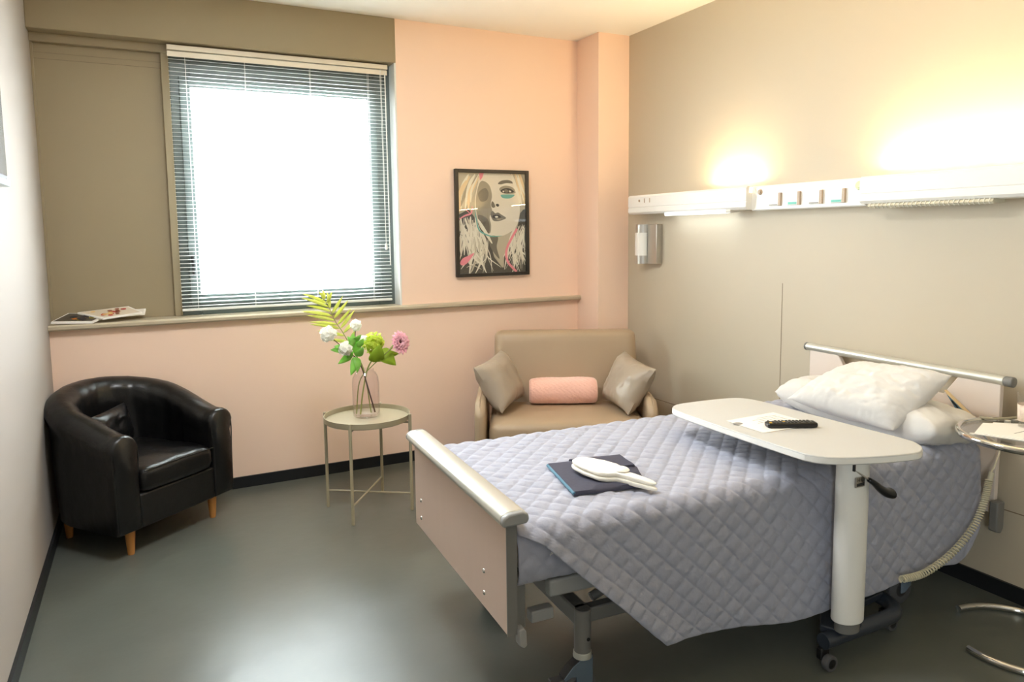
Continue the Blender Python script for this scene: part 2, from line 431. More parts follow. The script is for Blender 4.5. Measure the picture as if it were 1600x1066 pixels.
add_tube(pc, smooth_path([(1.845, 0.026, 2.52), (1.848, 0.024, 2.0), (1.852, 0.022, 1.44)]), 0.0013, 6)
add_tube(pc, smooth_path([(1.851, 0.028, 2.52), (1.854, 0.026, 2.0), (1.853, 0.022, 1.44)]), 0.0013, 6)
pcord = obj('pull_cord', pc, M['cordw'], bl)
obj('cord_knob', add_lathe(bmesh.new(), [(0.001, 1.44), (0.005, 1.438), (0.008, 1.425), (0.009, 1.405), (0.006, 1.398), (0.0005, 1.397)], 1.8525, 0.022, 12), M['cordw'], pcord)

# television on the left wall (only its far edge is in view)
tv = thing('television', 'dark flat screen with a pale lower bar fixed to the left wall', 'television', (0, 0, 0))
obj('case', box(0.015, 0.052, -2.25, -1.325, 1.705, 2.235), M['tv_case'], tv, bevel=0.004)
obj('screen', box(0.052, 0.054, -2.24, -1.335, 1.72, 2.225), M['screen'], tv)
obj('lower_bar', box(0.012, 0.060, -2.25, -1.325, 1.682, 1.705), M['tv_bar'], tv, bevel=0.003)
obj('wall_bracket', box(0.001, 0.016, -2.0, -1.6, 1.80, 2.1), M['dark_metal'], tv)

# unseen ceiling panel above the view, added as fill light
cl = thing('fill_panel', 'square white ceiling panel added as unseen fill light', 'lamp', (1.05, -1.95, 2.77))
lf_ = obj('fill_panel_frame', rect_frame(-0.3, 0.3, -0.3, 0.3, 0.02, 0.0, 0.059), M['white_plastic'], cl)
lf_.rotation_euler = (PI/2, 0, 0); lf_.location = (0, 0, 0.059)
obj('fill_panel_cover', box(-0.28, 0.28, -0.28, 0.28, 0.01, 0.02), M['fill_lens'], cl)

# ------------------------------------------------------------------ service rail with lamps on the right wall
rail = thing('bed_head_unit', 'white bed head rail with lamps and sockets along the right wall', 'wall unit', (W, 0, 0))
def rail_profile(dx, z0, z1):
    g = z0 + 0.045
    return [(0, z0 + 0.012), (-dx * 0.55, z0), (-dx + 0.012, z0 + 0.004), (-dx, z0 + 0.016), (-dx, g - 0.003), (-dx + 0.004, g), (-dx + 0.004, g + 0.003), (-dx, g + 0.006),
            (-dx, z1 - 0.012), (-dx + 0.01, z1), (-dx + 0.024, z1), (-dx + 0.024, z1 - 0.035), (-0.02, z1 - 0.035), (-0.02, z1), (0, z1)]
def lamp_housing(y0, y1, z0, z1, dx):
    return obj('lamp_housing', prism(rail_profile(dx, z0, z1), 'y', y0, y1), M['white_plastic'], rail, smooth=False)
h1 = lamp_housing(-1.505, -0.425, 1.607, 1.734, 0.112)
obj('uplight_tube', tube([(-0.06, -1.16, 1.712), (-0.06, -1.48, 1.712)], 0.008, 10), M['tube'], h1)
obj('reading_lens', prism([(-0.098, 1.592), (-0.104, 1.602), (-0.10, 1.614), (-0.03, 1.614), (-0.03, 1.598)], 'y', -1.34, -0.80), M['lens'], h1)
obj('lens_end_cap', prism([(-0.10, 1.594), (-0.105, 1.604), (-0.10, 1.614), (-0.03, 1.614), (-0.03, 1.600)], 'y', -1.38, -1.341), M['off_white'], h1)
sw = bmesh.new()
add_lathe(sw, [(0.0001, 0), (0.008, 0), (0.008, 0.004), (0.0001, 0.004)], n=14)
for v in sw.verts: v.co = Vector((-0.112 - v.co.z, -0.55 + v.co.x, 1.697 + v.co.y))
obj('round_switch', sw, M['peach_plug'], h1)
for y in (-0.605, -0.66):
    obj('switch_slot', box(-0.1145, -0.111, y - 0.003, y + 0.003, 1.682, 1.710), M['peach_plug'], h1)
h3 = lamp_housing(-3.40, -2.21, 1.607, 1.734, 0.112)
obj('uplight_tube', tube([(-0.06, -2.30, 1.712), (-0.06, -3.34, 1.712)], 0.008, 10), M['tube'], h3)
ln = bmesh.new()
add_prism(ln, [(-0.104, 1.590), (-0.114, 1.598), (-0.106, 1.609), (-0.03, 1.609), (-0.03, 1.594)], 'y', -2.80, -2.255)
lo = obj('reading_lens', ln, M['lens_off'], h3, smooth=False)
rb = bmesh.new()
for i in range(27): 
    y = -2.265 - i * 0.02
    add_prism(rb, [(-0.106, 1.588), (-0.117, 1.598), (-0.108, 1.612), (-0.10, 1.612), (-0.10, 1.588)], 'y', y - 0.0035, y)
obj('lens_ribs', rb, M['off_white'], h3, smooth=False)
sp = obj('socket_panel', prism([(0, 1.612), (-0.062, 1.602), (-0.068, 1.608), (-0.068, 1.724), (-0.060, 1.734), (0, 1.734)], 'y', -2.21, -1.505), M['white_plastic'], rail, smooth=False)
def disc_x(r, d, y, z, x, n=20):
    bm = add_lathe(bmesh.new(), [(0.0001, d), (r * 0.55, d), (r * 0.6, d * 0.6), (r * 0.8, d * 0.6), (r, 0), (0.0001, 0)], n=n)
    for v in bm.verts: v.co = Vector((x - v.co.z, y + v.co.x, z + v.co.y))
    return bm
obj('gas_outlet', disc_x(0.017, 0.012, -1.565, 1.700, -0.067), M['peach_plug'], sp)
obj('gas_outlet', disc_x(0.022, 0.014, -2.175, 1.698, -0.067), mat('pale_green_outlet', rgb(214, 222, 168), 0.5), sp)
for i, (y, lab) in enumerate(((-1.665, 'print_grey'), (-1.79, 'green_label'), (-1.925, 'print_grey'), (-2.055, 'green_label'))):
    so_ = obj('socket', box(-0.078, -0.066, y - 0.034, y + 0.034, 1.622, 1.690), M['white_plastic'], sp, bevel=0.003)
    obj('socket_side', box(-0.079, -0.066, y - 0.050, y - 0.034, 1.622, 1.690), M['peach_plug'], so_, bevel=0.002)
    obj('socket_label', box(-0.0788, -0.0775, y - 0.030, y + 0.026 , 1.626, 1.638 if lab == 'green_label' else 1.631), M[lab], so_, smooth=False)

# brushed steel wall lamp under the rail
wl = thing('wall_lamp', 'small brushed steel wall light with white half round diffuser below the rail', 'lamp', (W, -0.555, 1.28))
obj('back_plate', box(-0.05, 0, -0.098, 0.098, 0, 0.262), M['steel'], wl, bevel=0.003)
hc = bmesh.new()
def half_cyl(r, z0, z1, yc, x0, n=24):
    poly = [(x0 - r * math.sin(PI * k / n), yc + r * math.cos(PI * k / n)) for k in range(n + 1)]
    return prism(poly, 'z', z0, z1)
obj('shade', half_cyl(0.050, 0.0, 0.262, 0.046, -0.05), M['steel'], wl)
obj('diffuser', half_cyl(0.052, 0.055, 0.207, 0.048, -0.05), M['white_plastic'], wl)

# ------------------------------------------------------------------ framed portrait
pf = thing('picture_frame', 'black framed pop art portrait of a woman on the peach wall', 'picture', (2.588, 0, 1.562))
PWd, PHt, FB = 0.545, 0.713, 0.022
fb = bmesh.new()
for (x0, x1, z0, z1) in ((-PWd/2, -PWd/2 + FB, -PHt/2, PHt/2), (PWd/2 - FB, PWd/2, -PHt/2, PHt/2), (-PWd/2 + FB, PWd/2 - FB, -PHt/2, -PHt/2 + FB), (-PWd/2 + FB, PWd/2 - FB, PHt/2 - FB, PHt/2)):
    add_box(fb, x0, x1, -0.032, 0, z0, z1)
obj('frame', fb, M['frame_blk'], pf, bevel=0.002)
art_cols = [rgb(206, 198, 176), rgb(72, 68, 58), rgb(226, 218, 200), rgb(152, 144, 124), rgb(112, 104, 90), rgb(34, 30, 26), rgb(104, 172, 160), rgb(236, 140, 152), rgb(232, 226, 208), rgb(190, 180, 156), rgb(228, 204, 160), rgb(176, 166, 144)]
art_m = [mat('print_ink', c, 0.7) for c in art_cols]
ax0, ax1, az0, az1 = -PWd/2 + FB - 0.002, PWd/2 - FB + 0.002, -PHt/2 + FB - 0.002, PHt/2 - FB + 0.002
art = bmesh.new(); layer = [0.0]
def A(u, v): return Vector((ax0 + (ax1 - ax0) * min(1, max(0, u)), -0.010 - layer[0], az1 + (az0 - az1) * min(1, max(0, v))))
def apoly(pts, ci, smooth=True):
    layer[0] += 0.00003
    if smooth: pts = [(p.x, p.y) for p in smooth_path([(a, b, 0) for a, b in pts], 5, closed=True)]
    f = art.faces.new([art.verts.new(A(*p)) for p in pts]); f.material_index = ci
def astroke(pts, w, ci, taper=True):
    layer[0] += 0.000006
    sp_ = smooth_path([(a, b, 0) for a, b in pts], 5); n = len(sp_)
    l, r = [], []
    for i, p in enumerate(sp_):
        d = (sp_[min(i + 1, n - 1)] - sp_[max(i - 1, 0)]); d = Vector((-d.y, d.x)).normalized() if d.length > 1e-6 else Vector((1, 0))
        ww = w * (math.sin(PI * (i + 0.4) / (n - 0.2)) ** 0.6 if taper else 1) / 2
        l.append(art.verts.new(A(p.x + d.x * ww, p.y + d.y * ww * 0.75))); r.append(art.verts.new(A(p.x - d.x * ww, p.y - d.y * ww * 0.75)))
    for i in range(n - 1):
        f = art.faces.new((l[i], l[i + 1], r[i + 1], r[i])); f.material_index = ci
apoly([(0, 0), (1, 0), (1, 1), (0, 1)], 11, False)
apoly([(0, 0.42), (0.16, 0.36), (0.30, 0.5), (0.46, 0.66), (0.52, 0.84), (0.66, 0.97), (0.66, 1), (0, 1)], 1, False)
apoly([(0.92, 0.40), (1, 0.34), (1, 1), (0.62, 1), (0.66, 0.9), (0.70, 0.72), (0.78, 0.62), (0.88, 0.54)], 1, False)
apoly([(0.02, 0.0), (0.30, 0.0), (0.27, 0.15), (0.16, 0.30), (0.04, 0.34), (0.03, 0.15)], 9)
apoly([(0.80, 0.0), (1, 0.0), (1, 0.36), (0.93, 0.36), (0.90, 0.18)], 9, False)
apoly([(0.36, 0.0), (0.76, 0.0), (0.88, 0.14), (0.92, 0.30), (0.90, 0.46), (0.84, 0.55), (0.70, 0.615), (0.56, 0.635), (0.42, 0.61), (0.32, 0.54), (0.27, 0.42), (0.25, 0.28), (0.30, 0.10)], 2)
apoly([(0.36, 0.08), (0.46, 0.12), (0.50, 0.22), (0.48, 0.31), (0.50, 0.38), (0.46, 0.44), (0.48, 0.52), (0.46, 0.60), (0.36, 0.57), (0.29, 0.46), (0.26, 0.30), (0.30, 0.14)], 3)
apoly([(0.30, 0.20), (0.40, 0.15), (0.45, 0.20), (0.42, 0.27), (0.33, 0.28)], 4)
apoly([(0.29, 0.42), (0.42, 0.45), (0.46, 0.53), (0.44, 0.60), (0.35, 0.56)], 4)
apoly([(0.48, 0.63), (0.62, 0.635), (0.78, 0.60), (0.73, 0.72), (0.67, 0.84), (0.66, 0.95), (0.58, 0.88), (0.50, 0.78)], 9)
apoly([(0.46, 0.63), (0.58, 0.64), (0.56, 0.74), (0.60, 0.86), (0.50, 0.78), (0.45, 0.70)], 4)
apoly([(0.59, 0.105), (0.64, 0.075), (0.74, 0.066), (0.80, 0.080), (0.82, 0.10), (0.72, 0.097), (0.64, 0.110)], 4)
apoly([(0.61, 0.155), (0.68, 0.125), (0.78, 0.130), (0.84, 0.16), (0.85, 0.195), (0.74, 0.205), (0.65, 0.195)], 3)
apoly([(0.63, 0.175), (0.69, 0.150), (0.77, 0.152), (0.83, 0.182), (0.76, 0.198), (0.68, 0.196)], 5)
apoly([(0.685, 0.165), (0.72, 0.160), (0.75, 0.175), (0.73, 0.192), (0.70, 0.190)], 4)
apoly([(0.655, 0.177), (0.675, 0.172), (0.685, 0.183), (0.67, 0.188)], 8); apoly([(0.755, 0.172), (0.775, 0.172), (0.79, 0.183), (0.765, 0.188)], 8)
apoly([(0.63, 0.222), (0.66, 0.212), (0.80, 0.210), (0.84, 0.216), (0.80, 0.240), (0.74, 0.252), (0.66, 0.246)], 6)
apoly([(0.555, 0.312), (0.585, 0.305), (0.605, 0.318), (0.59, 0.334), (0.565, 0.328)], 5)
apoly([(0.50, 0.28), (0.53, 0.30), (0.545, 0.335), (0.51, 0.345), (0.485, 0.32)], 4)
apoly([(0.475, 0.415), (0.50, 0.375), (0.545, 0.400), (0.585, 0.392), (0.64, 0.415), (0.705, 0.447), (0.64, 0.470), (0.57, 0.480), (0.51, 0.470)], 4)
apoly([(0.50, 0.430), (0.54, 0.415), (0.60, 0.420), (0.63, 0.440), (0.57, 0.447), (0.52, 0.448)], 5)
apoly([(0.54, 0.434), (0.56, 0.428), (0.585, 0.432), (0.58, 0.443), (0.55, 0.444)], 8)
apoly([(0.56, 0.455), (0.62, 0.452), (0.66, 0.452), (0.62, 0.464), (0.58, 0.468)], 3)
for i in range(46):     # light strands, left side
    u0 = random.uniform(0.0, 0.30); v0 = random.uniform(0.42, 0.60)
    u1 = u0 + random.uniform(-0.14, 0.22); v1 = v0 + random.uniform(0.14, 0.40)
    astroke([(u0, v0), ((u0 + u1)/2 + random.uniform(-0.05, 0.05), (v0 + v1)/2), (u1, v1)], random.uniform(0.010, 0.045), random.choice((8, 8, 0, 8, 2)))
for i in range(30):
    u0 = random.uniform(0.14, 0.44); v0 = random.uniform(0.62, 0.76)
    astroke([(u0, v0), (u0 + random.uniform(-0.05, 0.09), v0 + 0.13), (u0 + random.uniform(-0.12, 0.20), v0 + random.uniform(0.2, 0.36))], random.uniform(0.006, 0.03), random.choice((8, 0, 8, 9)))
for i in range(40):     # right side
    u0 = random.uniform(0.80, 0.99); v0 = random.uniform(0.50, 0.66)
    astroke([(u0, v0), (u0 - random.uniform(-0.02, 0.08), v0 + 0.14), (u0 + random.uniform(-0.16, 0.10), v0 + random.uniform(0.24, 0.42))], random.uniform(0.006, 0.032), random.choice((8, 0, 8, 2)))
for i in range(16):     # blonde top
    u0 = random.uniform(0.12, 0.34); v0 = random.uniform(0.0, 0.08)
    astroke([(u0, v0), (u0 - 0.09, v0 + 0.12), (u0 - random.uniform(0.10, 0.22), v0 + random.uniform(0.24, 0.34))], random.uniform(0.012, 0.05), random.choice((10, 8, 3, 10)))
for i in range(12):
    u0 = random.uniform(0.78, 0.95)
    astroke([(u0, 0.0), (u0 + 0.05, 0.12), (u0 + random.uniform(0.06, 0.16), random.uniform(0.2, 0.34))], random.uniform(0.012, 0.05), random.choice((10, 8, 3, 10)))
apoly([(0.315, 0.0), (0.385, 0.0), (0.36, 0.05), (0.325, 0.078)], 7, False)
astroke([(0.24, 0.335), (0.265, 0.46), (0.30, 0.56), (0.38, 0.605), (0.50, 0.632), (0.64, 0.628)], 0.020, 6)
astroke([(0.0, 0.465), (0.10, 0.425), (0.19, 0.40), (0.21, 0.33)], 0.024, 7)
astroke([(0.09, 0.355), (0.14, 0.38), (0.18, 0.405)], 0.012, 7)
apoly([(0.02, 0.89), (0.06, 0.845), (0.14, 0.82), (0.225, 0.795), (0.17, 0.855), (0.11, 0.90), (0.05, 0.915)], 7)
astroke([(0.87, 0.555), (0.78, 0.66), (0.715, 0.75), (0.70, 0.83), (0.73, 0.90), (0.79, 0.95), (0.86, 1.0)], 0.034, 7, False)
obj('print', art, art_m, pf, smooth=False, recalc=False)
obj('backing', box(ax0, ax1, -0.0095, -0.001, az0, az1), M['paper'], pf)
obj('glazing', box(ax0, ax1, -0.0260, -0.0245, az0, az1), M['clear'], pf)

# ------------------------------------------------------------------ magazines on the sill
def magazine(name, label, pts, z, t, cover, blobs, seed):
    o = thing(name, label, 'magazine', (0, 0, 0), 0, 'magazines on the window sill')
    obj('pages', prism(pts, 'z', z, z + t), M['paper'], o, smooth=False)
    cen = Vector((sum(p[0] for p in pts)/4, sum(p[1] for p in pts)/4))
    ins = [(cen.x + (p[0] - cen.x) * 0.93, cen.y + (p[1] - cen.y) * 0.90) for p in pts]
    rnd = random.Random(seed)
    bm = bmesh.new(); bm.faces.new([bm.verts.new((p[0], p[1], z + t + 0.0004)) for p in ins])
    for i, (ci, n, s) in enumerate(blobs):
        for k in range(n):
            u, v = rnd.uniform(0.16, 0.84), rnd.uniform(0.16, 0.84)
            q = (Vector(ins[0]) * (1 - u) + Vector(ins[1]) * u) * (1 - v) + (Vector(ins[3]) * (1 - u) + Vector(ins[2]) * u) * v
            f = bm.faces.new([bm.verts.new((q.x + s * rnd.uniform(0.6, 1) * math.cos(a * PI/4), q.y + 0.6 * s * math.sin(a * PI/4), z + t + 0.0006 + 0.0002 * (i * 8 + k))) for a in range(8)])
            f.material_index = ci
    obj('cover', bm, cover, o, smooth=False)
    for ch in o.children:          # the back edge leans up against the board behind
        for v in ch.data.vertices: v.co.z += max(0.0, v.co.y + 0.046) * 0.30
    return o
mag_dark = [mat('mag_ink', c, 0.5) for c in (rgb(84, 76, 62), rgb(190, 170, 60), rgb(200, 120, 50), rgb(40, 38, 44))]
mag_lite = [mat('mag_ink', c, 0.5) for c in (rgb(214, 200, 178), rgb(186, 52, 44), rgb(226, 190, 120), rgb(150, 84, 60))]
mag_pale = [mat('mag_ink', c, 0.5) for c in (rgb(222, 216, 204), rgb(150, 140, 130))]
magazine('magazine', 'dark covered magazine lying nearest the left wall on the sill', [(0.014, -0.020), (0.205, -0.046), (0.285, 0.055), (0.085, 0.085)], 1.0405, 0.011, mag_dark, [(1, 6, 0.022), (2, 4, 0.02), (3, 6, 0.026)], 3)
magazine('magazine', 'plain white backed magazine sticking out underneath the red patterned one', [(0.235, 0.012), (0.455, 0.030), (0.462, 0.098), (0.24, 0.09)], 1.0405, 0.010, mag_pale, [(1, 3, 0.02)], 5)
magazine('magazine', 'white magazine with red patterned cover on top of the other two', [(0.255, -0.036), (0.445, 0.020), (0.375, 0.115), (0.130, 0.062)], 1.0530, 0.009, mag_lite, [(1, 9, 0.018), (2, 5, 0.016), (3, 5, 0.015)], 11)

# ------------------------------------------------------------------ black tub armchair
ac = thing('armchair', 'black leather tub armchair with pine legs in the left corner', 'armchair', (0.366, -0.358, 0), math.radians(38.6))
def hs(t, r):
    """horseshoe seen from above, t 0..1 from one arm front round the back to the other; r = half width"""
    ys, yb = -0.30, 0.0
    straight = yb - ys; arc = PI * r; L = 2 * straight + arc
    s = t * L
    if s < straight: return Vector((-r, ys + s)), Vector((-1, 0))
    if s < straight + arc:
        a = (s - straight) / r
        return Vector((-r * math.cos(a), yb + r * math.sin(a) * 0.95)), Vector((-math.cos(a), math.sin(a)))
    return Vector((r, yb - (s - straight - arc))), Vector((1, 0))
def shell():
    bm = bmesh.new(); rings = []
    N = 60
    prof_n = 22
    for i in range(-2, N + 3):
        t = min(1, max(0, i / N))
        p, nrm = hs(t, 0.280)
        k = math.sin(PI * min(1, max(0, (t - 0.03) / 0.94))) ** 1.15
        hgt = 0.592 + 0.165 * k
        lean = 0.030 * k
        th = 0.067
        ext = 0.0; sc = 1.0
        if i < 0 or i > N:
            e = (-i if i < 0 else i - N)
            ext = (0.0, 0.016, 0.024)[e]; sc = (1.0, 0.93, 0.80)[e]
        ring = []
        for j in range(prof_n + 1):
            q = j / prof_n
            if q < 0.30:   f = q / 0.30; n_, z_ = th * 0.92, 0.125 + (hgt - 0.085 - 0.125) * f; n_ += 0.010 * math.sin(f * PI)
            elif q < 0.70:
                a = (q - 0.30) / 0.40 * PI
                n_, z_ = 0.006 + (th + 0.010) * math.cos(a), hgt - 0.075 + 0.075 * math.sin(a)
            else:          f = (q - 0.70) / 0.30; n_, z_ = -th * 0.92, hgt - 0.085 - (hgt - 0.085 - 0.125) * f
            wr = 0.0
            if q > 0.25:
                wr = 0.010 * noise.noise(Vector((t * 42, q * 3, 1.7))) * (1.0 if q > 0.45 else 0.4)
            lz = max(0, (z_ - 0.30)) / 0.45
            zc = 0.35
            off = nrm * ((n_ * sc + wr) + lean * lz)
            y_ext = -ext
            ring.append(bm.verts.new((p.x + off.x, p.y + off.y + y_ext, zc + (z_ - zc) * (1 - (1 - sc) * 0.25))))
        rings.append(ring)
    for a, b in zip(rings, rings[1:]):
        for j in range(prof_n):
            bm.faces.new((a[j], a[j + 1], b[j + 1], b[j]))
        bm.faces.new((a[prof_n], a[0], b[0], b[prof_n]))
    bm.faces.new(rings[0]); bm.faces.new(rings[-1][::-1])
    return bm
obj('tub_back', shell(), M['blk_leather'], ac, angle=60)
for s in (-1, 1):       # seam piping round each arm front
    pts = [(s * 0.280 + s * 0.062 * c, -0.316, z) for c, z in ((1, 0.14), (1.05, 0.35), (1.12, 0.50), (0.8, 0.56), (0.1, 0.580), (-0.7, 0.56), (-1.0, 0.50), (-0.92, 0.40))]
    obj('arm_piping', tube(smooth_path(pts, 5), 0.0035, 6), M['blk_frame'], ac)
fr = bmesh.new(); add_box(fr, -0.222, 0.222, -0.318, 0.30, 0.125, 0.292)
obj('front_rail', fr, M['blk_frame'], ac, bevel=0.012, seg=3)
def seat_fn(u, v, x0, x1, y0, y1, z0, z1, crown=0.012):
    pass
def cushion_slab(x0, x1, y0, y1, z0, z1, r, crown, seed, wr=0.006, nu=26, nv=26, bulge=0.0):
    """upholstered slab with rounded edges and a crowned top"""
    bm = bmesh.new()
    prof = [(0.0, -1)] + [(1 - (1 - math.cos(a)) , math.sin(a)) for a in ()]
    # rings from bottom edge to top centre
    loops = []
    def ring(inset, z, cr):
        poly = rounded_rect(x0 + inset, x1 - inset, y0 + inset, y1 - inset, max(0.004, r * 1.3 - inset * 0.6), 5)
        out = []
        for i in range(len(poly)):
            a, b = poly[i], poly[(i + 1) % len(poly)]
            L = math.hypot(b[0] - a[0], b[1] - a[1]); k = max(1, int(L / 0.03))
            out.append((a, b, k))
        pts = []
        for a, b, k in out:
            for m_ in range(k if len(loops) == 0 else 1):
                pts.append((a, b, k))
        return poly, z
    steps = [(r * 0.7, z0), (r * 0.2, z0 + r * 0.3), (0, z0 + r), (-bulge, (z0 + z1) / 2), (0, z1 - r), (r * 0.13, z1 - r * 0.5), (r * 0.5, z1 - r * 0.13), (r, z1)]
    w = min(x1 - x0, y1 - y0) / 2
    for q in (0.25, 0.45, 0.65, 0.82): steps.append((r + (w - r) * q, z1 + crown * math.sin(q * PI / 2)))
    base = rounded_rect(x0, x1, y0, y1, r * 1.3, 5)
    # resample the outline evenly
    P = [Vector(p) for p in base]; res = []
    for i in range(len(P)):
        a, b = P[i], P[(i + 1) % len(P)]; k = max(1, int((b - a).length / 0.028))
        for m_ in range(k): res.append(a.lerp(b, m_ / k))
    cx, cy = (x0 + x1) / 2, (y0 + y1) / 2; hx, hy = (x1 - x0) / 2, (y1 - y0) / 2
    prev = None
    for ins, z in steps:
        cur = []
        for p in res:
            q = Vector((cx + (p.x - cx) * max(0.02, (hx - ins) / hx), cy + (p.y - cy) * max(0.02, (hy - ins) / hy)))
            nz = noise.noise(Vector((q.x * 9 + seed, q.y * 9, z * 9))) * wr + noise.noise(Vector((q.x * 26 + seed, q.y * 26, z * 20))) * wr * 0.35
            cur.append(bm.verts.new((q.x, q.y - (nz if z < z1 - r else 0), z + (nz if z > z0 + r else 0))))
        if prev:
            for i in range(len(cur)):
                bm.faces.new((prev[i], prev[(i + 1) % len(cur)], cur[(i + 1) % len(cur)], cur[i]))
        else: bm.faces.new(cur[::-1])
        prev = cur
    bm.faces.new(prev)
    return bm
obj('seat_cushion', cushion_slab(-0.214, 0.214, -0.338, 0.20, 0.292, 0.415, 0.035, 0.018, 2.0), M['blk_leather'], ac, angle=70)
sp_t = smooth_path([(-0.204, -0.337, 0.402), (0.0, -0.341, 0.406), (0.204, -0.337, 0.402)], 8)
obj('seat_piping', tube(sp_t, 0.003, 6), M['blk_frame'], ac)
for sx, sy in ((-0.245, -0.262), (0.245, -0.262), (-0.235, 0.20), (0.235, 0.20)):
    obj('leg', add_lathe(bmesh.new(), [(0.0145, 0), (0.0155, 0.004), (0.024, 0.120), (0.024, 0.127)], sx, sy, 18, cap=True), M['wood'], ac)
# loose cushion in the chair
Mx = Matrix.Translation((0.366, -0.358, 0)) @ Matrix.Rotation(math.radians(38.6), 4, 'Z')
cc = [Mx @ Vector(p) for p in ((-0.17, 0.00, 0.435), (0.10, 0.125, 0.435), (0.085, 0.165, 0.625), (-0.185, 0.05, 0.615))]
o = obj('cushion', pillow_bm(*cc, 0.085, pinch=0.03, wr=0.010, seed=4.0), M['blk_leather'])
tag(o, 'small creased black leather cushion leaning inside the black tub armchair', 'cushion')

# ------------------------------------------------------------------ tray table with flowers
gt = thing('side_table', 'round grey beige metal tray table carrying the flower vase', 'side table', (1.502, -0.690, 0))
R_t = 0.228; ZT = 0.505
obj('tray', add_lathe(bmesh.new(), [(0.0005, ZT - 0.006), (R_t - 0.004, ZT - 0.006), (R_t, ZT - 0.002), (R_t + 0.002, ZT + 0.026), (R_t - 0.001, ZT + 0.026), (R_t - 0.004, ZT + 0.002), (0.0005, ZT)], n=72), M['khaki_metal'], gt)
lega = [math.radians(a) for a in (146, 233, 322, 57)]
lp = [(1.302 - 1.502, -0.559 + 0.690), (1.380 - 1.502, -0.853 + 0.690), (1.694 - 1.502, -0.823 + 0.690), (1.633 - 1.502, -0.490 + 0.690)]
lp = [(0.238 * x / math.hypot(x, y), 0.238 * y / math.hypot(x, y)) for x, y in lp]
for x, y in lp:
    lg = bmesh.new(); add_tube(lg, [(x, y, 0), (x, y, ZT + 0.030)], 0.0085, 12)
    obj('leg', lg, M['khaki_metal'], gt, bevel=0.002)
for z, dz in ((0.095, 0.004), (ZT - 0.016, 0.004)):
    cb = bmesh.new()
    add_tube(cb, [(lp[0][0], lp[0][1], z), (lp[2][0], lp[2][1], z)], 0.005, 8)
    add_tube(cb, [(lp[1][0], lp[1][1], z + dz), (lp[3][0], lp[3][1], z + dz)], 0.005, 8)
    obj('cross_bar', cb, M['khaki_metal'], gt)

VX, VY, VZ = 1.507, -0.660, ZT + 0.0005
va = bmesh.new()
prof = [(0.0005, 0.004), (0.060, 0.004), (0.070, 0.012), (0.0725, 0.030), (0.0725, 0.190), (0.068, 0.222), (0.056, 0.246), (0.047, 0.254), (0.045, 0.262), (0.047, 0.266)]
inner = [(0.045, 0.266), (0.043, 0.260), (0.045, 0.252), (0.054, 0.243), (0.066, 0.220), (0.070, 0.190), (0.070, 0.032), (0.064, 0.016), (0.0005, 0.012)]
add_lathe(va, [(r, z + VZ) for r, z in prof + inner], VX, VY, 48)
o = obj('vase', va, M['vase']); tag(o, 'clear pinkish glass bottle vase on the round tray table', 'vase')

def leaf_bm(bm, base, tip, width, bend=0.02, n=7, side=None, tipsharp=1.0, shape=0.75):
    base, tip = Vector(base), Vector(tip)
    d = tip - base; L = d.length; d.normalize()
    s = side if side is not None else d.cross(Vector((0.15, -1, 0.25))).normalized()
    up = s.cross(d).normalized()
    rows = []
    for i in range(n + 1):
        t = i / n
        w = width * 0.5 * (math.sin(PI * t ** shape) ** 0.8 if 0 < t < 1 else 0.02)
        c = base + d * (L * t) + up * (bend * math.sin(PI * t)) - Vector((0, 0, bend * 1.2 * t * t))
        rows.append([bm.verts.new(c - s * w + up * w * 0.25), bm.verts.new(c), bm.verts.new(c + s * w + up * w * 0.25)])
    for a, b in zip(rows, rows[1:]):
        for k in (0, 1): bm.faces.new((a[k], a[k + 1], b[k + 1], b[k]))
    return bm
rnd = random.Random(3)
# palm frond
pl = thing('palm_frond', 'yellow green palm frond rising highest from the glass vase', 'palm leaf', (VX, VY, VZ))
def L(p): return Vector(p) - Vector((VX, VY, VZ))
rach = smooth_path([L((1.535, -0.655, 0.525)), L((1.503, -0.645, 0.765)), L((1.457, -0.63, 0.861)), L((1.404, -0.625, 0.97)), L((1.363, -0.62, 1.04)), L((1.333, -0.62, 1.115)), L((1.299, -0.62, 1.172))], 6)
obj('stalk', tube(rach, [0.0032 * (1 - 0.7 * i / len(rach)) for i in range(len(rach))], 8), M['stem'], pl)
NR = len(rach)
lt = [(1.275, 1.213), (1.197, 1.202), (1.189, 1.182), (1.216, 1.138), (1.187, 1.110), (1.205, 1.092), (1.214, 1.057), (1.237, 1.035), (1.262, 1.005), (1.310, 0.955)]
rt = [(1.311, 1.212), (1.351, 1.206), (1.330, 1.208), (1.408, 1.178), (1.440, 1.153), (1.443, 1.112), (1.472, 1.096), (1.478, 1.04), (1.470, 0.99)]
for k, (x, z) in enumerate(lt):
    b = rach[min(NR - 1, int(NR * (0.93 - 0.50 * k / 9)))]
    obj('leaflet', leaf_bm(bmesh.new(), b, L((x, -0.62 + rnd.uniform(-0.05, 0.04), z)), 0.019, 0.008, 8), M['palm'], pl, solid=0.0006)
for k, (x, z) in enumerate(rt):
    b = rach[min(NR - 1, int(NR * (0.93 - 0.50 * k / 8)))]
    obj('leaflet', leaf_bm(bmesh.new(), b, L((x, -0.62 + rnd.uniform(-0.05, 0.04), z)), 0.019, 0.006, 8), M['palm'], pl, solid=0.0006)

